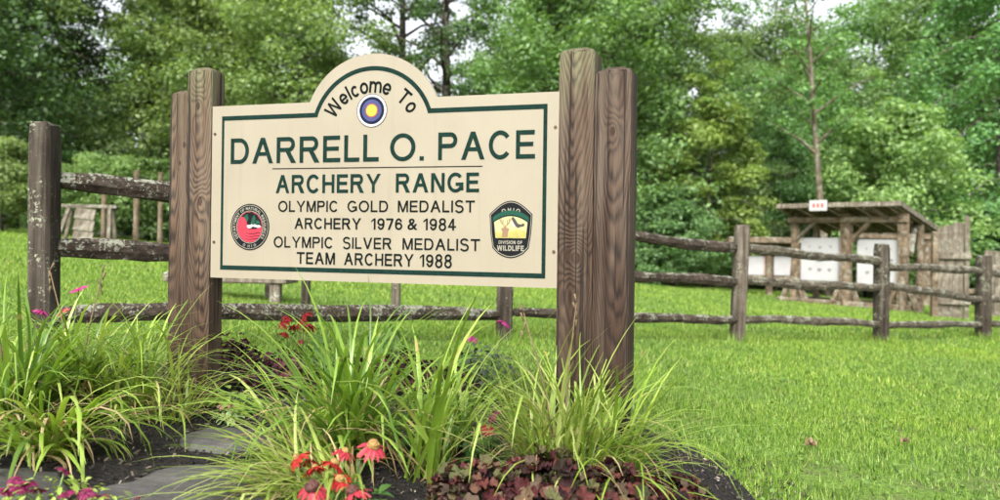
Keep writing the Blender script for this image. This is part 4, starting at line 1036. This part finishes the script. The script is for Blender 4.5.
def ovate(n, L, w_, spread, height, seed, droop=.5):
    """stems hidden in a mound of pointed leaves"""
    r_ = random.Random(seed); mb = MB()
    for i in range(n):
        a = r_.uniform(0, 6.28); q = math.sqrt(r_.random()); s_ = r_.uniform(.6, 1.2)
        c_ = Vector((spread*q*math.cos(a), spread*q*math.sin(a), height*(1-.5*q*q)*r_.uniform(.15, 1.05)))
        a2 = a+r_.uniform(-1.1, 1.1); el = r_.uniform(-.5, .7)
        t_ = Vector((math.cos(a2)*math.cos(el), math.sin(a2)*math.cos(el), math.sin(el))); sd = Vector((-math.sin(a2), math.cos(a2), r_.uniform(-.3, .3)))
        vs = []; fs = []
        for k, (f, ww) in enumerate(((0, .1), (.25, .8), (.5, 1.), (.78, .6), (1, .03))):
            p = c_+t_*(L*s_*f)-Vector((0, 0, 1))*(droop*L*s_*f*f); e = sd*(w_*s_*ww*.5)
            vs += [p-e, p-Vector((0, 0, w_*.12*ww)), p+e]
            if k: o = 3*(k-1); fs += [(o, o+1, o+4, o+3), (o+1, o+2, o+5, o+4)]
        mb.add(vs, fs)
    return mb
def petiole_stems(mb_h, spread, height, n, seed):
    r_ = random.Random(seed); mb = MB()
    for i in range(n):
        a = r_.uniform(0, 6.28); q = math.sqrt(r_.random())
        mb.tube([(0, 0, -.02), (spread*q*.4*math.cos(a), spread*q*.4*math.sin(a), height*.45), (spread*q*math.cos(a), spread*q*math.sin(a), height*(1-.55*q*q)*.85)], [.003, .0025, .002], 4)
    return mb
def heuchera(u, v, n, size, spread, height, seed, m_, label):
    P = bedpt(u, v); o = thing('coral_bells', P, label, 'coral bells', 'dark leaved mounds in the flower bed')
    leaf_fan(n, size, spread, height, seed, 5, .24, 1.0).build('leaves', M[m_], o, True)
    petiole_stems(None, spread, height, 18, seed).build('stems', M['drystalk'], o, True)
heuchera(232, 386, 190, .042, .17, .25, 31, 'heudark', 'burgundy leaved mound at the foot of the tall left post')
heuchera(280, 394, 190, .042, .19, .2, 32, 'heudark', 'burgundy leaved mound under the red flowers behind the big clump')
heuchera(345, 394, 150, .042, .18, .17, 33, 'heudark', 'dark red mound behind the middle of the big strap leaved clump')
heuchera(405, 398, 170, .042, .19, .22, 34, 'heudark', 'dark red mound left of the grey green bush')
heuchera(456, 402, 110, .042, .15, .15, 134, 'heudark', 'small dark red mound in the shade of the grey green bush')
heuchera(476, 520, 210, .047, .14, .165, 35, 'heu', 'large leaved dark red plant at the bottom, left of its three neighbours')
heuchera(545, 520, 250, .052, .17, .20, 36, 'heu', 'large leaved dark red plant at the bottom below the dense pale clump')
heuchera(612, 520, 230, .047, .15, .16, 37, 'heu', 'large leaved dark red plant at the bottom beside the bare mulch')
heuchera(674, 522, 170, .044, .13, .135, 38, 'heu', 'rightmost large leaved dark red plant along the bottom edge')

def bush(name, u, v, n, L, w_, spread, height, seed, m_, label, cat):
    P = bedpt(u, v); o = thing(name, P, label, cat)
    ovate(n, L, w_, spread, height, seed).build('leaves', M[m_], o, True)
    petiole_stems(None, spread, height, 14, seed).build('stems', M['stalk'], o, True)
    return o
bush('garden_bush', 482, 398, 420, .045, .022, .19, .27, 41, 'greygreen', 'small grey green bush in front of the corner fence post', 'bush')
bush('leafy_plant', 452, 462, 90, .085, .042, .14, .15, 42, 'cone_leaf', 'leafy green plant right of the broad upright blades', 'plant')
bush('leafy_plant', 510, 405, 110, .06, .022, .14, .2, 43, 'cone_leaf', 'leafy green plant between the grey green bush and the right posts', 'plant')
bush('leafy_plant', 390, 366, 110, .06, .024, .09, .26, 44, 'cone_leaf', 'upright green plant behind the flowers, under the middle of the sign', 'plant')
bush('leafy_plant', 232, 414, 90, .055, .028, .1, .09, 45, 'limeleaf', 'small light green plant beside the upper flagstone', 'plant')
sd = bush('sedum', 226, 424, 50, .035, .02, .05, .055, 46, 'sedum', 'tiny pale sedum with pinkish top next to the upper flagstone', 'sedum')
ovate(26, .018, .01, .03, .018, 146).build('flower_head', M['p_fade'], sd, True).location = (0, 0, .05)

# flower heads
def head(parent, loc, r_, m_, cone_m, seed, droop=.35, n=16, tilt=(0, 0), cone=1.):
    rr = random.Random(seed); mb = MB()
    for k in range(n):
        a = 2*math.pi*k/n+rr.uniform(-.12, .12); L = r_*rr.uniform(.85, 1.08); w_ = r_*.3*rr.uniform(.8, 1.15); dz = droop*rr.uniform(.6, 1.4)
        sd_ = Vector((-math.sin(a), math.cos(a), 0)); vs = []; fs = []
        for j, (f, ww) in enumerate(((.12, .45), (.4, .9), (.7, 1.), (.9, .75), (1., .3))):
            p = Vector((math.cos(a)*L*f, math.sin(a)*L*f, r_*(.08-dz*f*f))); vs += [p-sd_*w_*ww*.5, p+Vector((0, 0, -.06*r_)), p+sd_*w_*ww*.5]
            if j: o = 3*(j-1); fs += [(o, o+1, o+4, o+3), (o+1, o+2, o+5, o+4)]
        mb.add(vs, fs)
    h = mb.build('flower_head', M[m_], parent, True); h.location = loc; h.rotation_euler = (tilt[0], tilt[1], rr.uniform(0, 6))
    if cone:
        bm = bmesh.new(); bmesh.ops.create_uvsphere(bm, u_segments=14, v_segments=9, radius=r_*.36*cone)
        for v in bm.verts:
            v.co.z *= .85
            v.co *= 1+rr.uniform(-.09, .12)
        bmesh.ops.translate(bm, vec=(0, 0, r_*.12), verts=bm.verts); me = bpy.data.meshes.new('cone'); bm.to_mesh(me); bm.free(); link('cone', me, M[cone_m], h)
    return h
def flower_plant(name, u, v, label, cat, heads, foliage=(60, .07, .03, .1, .16), leafm='cone_leaf', seed=0, group=None):
    """heads: (u, v, depth offset, radius, petal material, cone material, droop, cone size)"""
    P = bedpt(u, v); o = thing(name, P, label, cat, group)
    n, L, w_, sp, ht = foliage
    ovate(n, L, w_, sp, ht, seed).build('leaves', M[leafm], o, True)
    for i, (hu, hv, dd, r_, pm, cm, dr, cn) in enumerate(heads):
        T = W(hu, hv, P.y+dd)-P; mb = MB()
        mb.tube([(T.x*.25, T.y*.25, 0), (T.x*.6, T.y*.6, T.z*.55), (T.x, T.y, T.z)], [.0035, .003, .0024], 5); mb.build('stem', M['stalk'], o, True)
        rr = random.Random(seed*31+i)
        head(o, T, r_, pm, cm, seed*17+i, dr, tilt=(rr.uniform(.25, .7), rr.uniform(-.3, .3)), cone=cn)
    return o
flower_plant('coneflower', 335, 520, 'red coneflower plant with nine blooms at the bottom of the bed', 'coneflower', [
    (297, 458, -0.04, .035, 'p_red', 'conegreen', .45, .8), (315, 468, -0.08, .033, 'p_red', 'conegreen', .5, .7), (334, 464, -0.07, .040, 'p_red', 'conegreen', .45, .9), (308, 461, 0.00, .03, 'p_red', 'conegreen', .5, .7),
    (345, 452, 0.00, .036, 'p_pink', 'conegreen', .5, .8), (373, 446, -0.10, .042, 'p_pink', 'conegreen', .7, 1.1), (312, 488, -0.18, .042, 'p_pink', 'conedark', .7, 1.25),
    (340, 480, -0.13, .036, 'p_red', 'conegreen', .35, 1.), (353, 493, -0.20, .042, 'p_pink', 'conedark', .7, 1.25)], (46, .08, .028, .13, .10), seed=3)
flower_plant('coneflower', 492, 476, 'pink coneflower with two stacked blooms left of the dense pale clump', 'coneflower', [
    (493, 414, -.05, .034, 'p_mag', 'conedark', .5, .5), (488, 428, -.07, .028, 'p_pink', 'conegreen', .6, .8)], (70, .08, .04, .11, .11), seed=4)
flower_plant('phlox', 488, 388, 'loose magenta flowers near the corner fence post under the sign', 'flower', [
    (472, 337, -.15, .04, 'p_mag', 'conegreen', .5, .3), (504, 322, -.1, .046, 'p_mag', 'conedark', .45, .5), (384, 358, -.2, .03, 'p_mag', 'conedark', .5, .4)], (30, .05, .02, .08, .16), seed=5)
flower_plant('coneflower', 62, 400, 'pink flowers on thin stems in front of the left end post', 'coneflower', [
    (79, 289, -.1, .036, 'p_mag', 'conegreen', .1, .4), (41, 311, -.25, .034, 'p_mag', 'conedark', .4, .5), (61, 311, -.2, .032, 'p_pink', 'conedark', .4, .6)], (40, .08, .025, .12, .22), seed=6)
flower_plant('red_flower', 300, 378, 'bright red flowers behind the big clump, under the lower left of the sign', 'flower', [
    (282, 322, 0, .04, 'p_red', 'conedark', .8, .4), (294, 326, .05, .036, 'p_red', 'conedark', .7, .4), (305, 314, .1, .04, 'p_red', 'conedark', .7, .4), (310, 325, -.03, .04, 'p_red', 'conedark', .8, .4), (288, 317, .04, .034, 'p_red', 'conedark', .7, .4), (300, 321, .02, .034, 'p_red', 'conedark', .8, .4),
    (285, 333, -.05, .032, 'p_red', 'conegreen', .7, .6), (300, 341, -.08, .026, 'p_pink', 'conegreen', .6, .6)], (120, .05, .02, .16, .24), seed=7)  # behind the clump
flower_plant('yellow_flower', 512, 400, 'small yellow flowers right of the grey green bush', 'flower', [
    (510, 372, 0, .02, 'p_yellow', 'conegreen', .3, .4), (545, 352, .1, .014, 'p_yellow', 'conegreen', .3, .4)], (30, .04, .016, .1, .14), seed=8)
flower_plant('wine_flower', 50, 520, 'lime leaved plant with small wine red flowers in the bottom left corner', 'flower', [
    (20, 487, -.05, .026, 'p_wine', 'conedark', .2, .5), (7, 491, -.04, .024, 'p_wine', 'conedark', .3, .4), (29, 483, -.03, .024, 'p_wine', 'conedark', .2, .4), (38, 490, -.06, .022, 'p_wine', 'conedark', .2, .4), (65, 470, 0, .021, 'p_wine', 'conedark', .3, .5), (66, 493, -.06, .024, 'p_wine', 'conedark', .3, .4), (85, 493, -.04, .022, 'p_wine', 'conedark', .3, .4), (14, 480, -.02, .02, 'p_wine', 'conedark', .3, .4)],
    (150, .028, .013, .13, .11), 'limeleaf', seed=9)
flower_plant('wine_flower', 112, 522, 'low plant with a few wine red flowers on the edge of the large flagstone', 'flower', [
    (97, 496, 0, .017, 'p_wine', 'conedark', .3, .4), (104, 498, .02, .015, 'p_wine', 'conedark', .3, .4), (137, 498, .03, .014, 'p_wine', 'conedark', .3, .4)],
    (50, .026, .012, .08, .06), 'limeleaf', seed=10)

# flagstones
def flagstone(corners, th, seed, label):
    P = [G(u, v) for u, v in corners]; c_ = sum(P, Vector())/len(P); o = thing('flagstone', c_, label, 'stone', 'flat edging stones of the bed')
    r_ = random.Random(seed); ring_ = []
    n = len(P); bm = bmesh.new()
    for i in range(n):
        for k in range(5):
            p = P[i].lerp(P[(i+1) % n], k/5.)-c_; p *= 1+r_.uniform(-.05, .05); ring_.append(p)
    lo = [bm.verts.new((p.x*1.04, p.y*1.04, p.z-.03)) for p in ring_]; hi = [bm.verts.new((p.x, p.y, p.z+th*.75+r_.uniform(-.004, .004))) for p in ring_]
    inn = [bm.verts.new((p.x*.9, p.y*.9, p.z+th+r_.uniform(-.004, .004))) for p in ring_]; ctr = [bm.verts.new((p.x*.5, p.y*.5, p.z*.5+th+.004+r_.uniform(-.008, .006))) for p in ring_]; c0_ = bm.verts.new((0, 0, th+.004)); N = len(ring_)
    for A, B in ((lo, hi), (hi, inn), (inn, ctr)):
        for k in range(N): bm.faces.new((A[k], A[(k+1) % N], B[(k+1) % N], B[k]))
    for k in range(N): bm.faces.new((ctr[k], ctr[(k+1) % N], c0_))
    bmesh.ops.recalc_face_normals(bm, faces=bm.faces)
    me = bpy.data.meshes.new('slab'); bm.to_mesh(me); bm.free(); link('slab', me, M['stone'], o, True)
flagstone([(178, 446), (206, 436), (268, 437), (284, 450), (232, 457), (188, 456)], .035, 1, 'upper flat grey flagstone between the left clumps and the big clump')
flagstone([(88, 502), (175, 474), (285, 471), (330, 505), (300, 545), (90, 545)], .032, 2, 'large flat grey flagstone at the bottom left of the bed')
flagstone([(-60, 484), (10, 476), (58, 482), (70, 500), (60, 535), (-60, 535)], .032, 3, 'flat grey flagstone in the bottom left corner under the flowers')

# fallen leaves on the lawn
def fallen(u, v, s_, seed, label):
    P = G(u, v); r_ = random.Random(seed); o = thing('fallen_leaf', P+Vector((0, 0, .035)), label, 'fallen leaf', rz=r_.uniform(0, 6))
    mb = leaf_fan(1, s_, 0, .001, seed, 5, .5, .3); mb.build('leaf_blade', M['deadleaf'], o, True)
    mb = MB(); mb.tube([(0, 0, 0), (s_*.5, 0, .004), (s_*.9, s_*.1, .012)], [.0018, .0015, .001], 4); mb.build('leaf_stem', M['drystalk'], o)
fallen(811, 452, .05, 1, 'curled brown leaf on the grass nearest the bare mulch')
fallen(904, 448, .055, 3, 'pale brown leaf on the grass at the lower right')

# ------------------------------------------------------------------ camera, light, sky
cam = bpy.data.cameras.new('camera'); co_ = bpy.data.objects.new('camera', cam); COL.objects.link(co_)
cam.sensor_width = 36.; cam.lens = F/1000*36; cam.shift_y = (HS-250)/1000; cam.clip_end = 2000; cam.clip_start = .05
co_.matrix_world = Matrix.Translation((0, 0, CAMZ)) @ Matrix.Rotation(R(90), 4, 'X') @ Matrix.Rotation(ROLL, 4, 'Z')
cam.dof.use_dof = True; cam.dof.focus_distance = 2.9; cam.dof.aperture_fstop = 2.2
scene.camera = co_
w = bpy.data.worlds.new('World'); scene.world = w; w.use_nodes = True; nt = w.node_tree; nt.nodes.clear()
SUN_EL, SUN_AZ = R(44), R(195)     # azimuth clockwise from +Y (view direction)
sky = nt.nodes.new('ShaderNodeTexSky'); sky.sky_type = 'NISHITA'; sky.sun_disc = False
sky.sun_elevation = SUN_EL; sky.sun_rotation = SUN_AZ; sky.dust_density = 4.; sky.ozone_density = 1.
hs = nt.nodes.new('ShaderNodeHueSaturation'); hs.inputs['Saturation'].default_value = .22
bg = nt.nodes.new('ShaderNodeBackground'); bg.inputs[1].default_value = .15
wo = nt.nodes.new('ShaderNodeOutputWorld')
nt.links.new(sky.outputs[0], hs.inputs['Color']); nt.links.new(hs.outputs[0], bg.inputs[0]); nt.links.new(bg.outputs[0], wo.inputs[0])
sl = bpy.data.lights.new('sun', 'SUN'); sl.energy = 1.5; sl.angle = R(25); sl.color = (1., .965, .91)
so = bpy.data.objects.new('sun', sl); COL.objects.link(so); so.location = (3, -8, 12)
sdir = Vector((math.sin(SUN_AZ)*math.cos(SUN_EL), math.cos(SUN_AZ)*math.cos(SUN_EL), math.sin(SUN_EL)))
so.rotation_euler = sdir.to_track_quat('Z', 'Y').to_euler()
vs_ = scene.view_settings; vs_.view_transform = 'Standard'; vs_.look = 'None'; vs_.exposure = 1.45; vs_.gamma = 1.; vs_.use_curve_mapping = False
scene.cycles.max_bounces = 7; scene.cycles.diffuse_bounces = 5; scene.cycles.transmission_bounces = 4
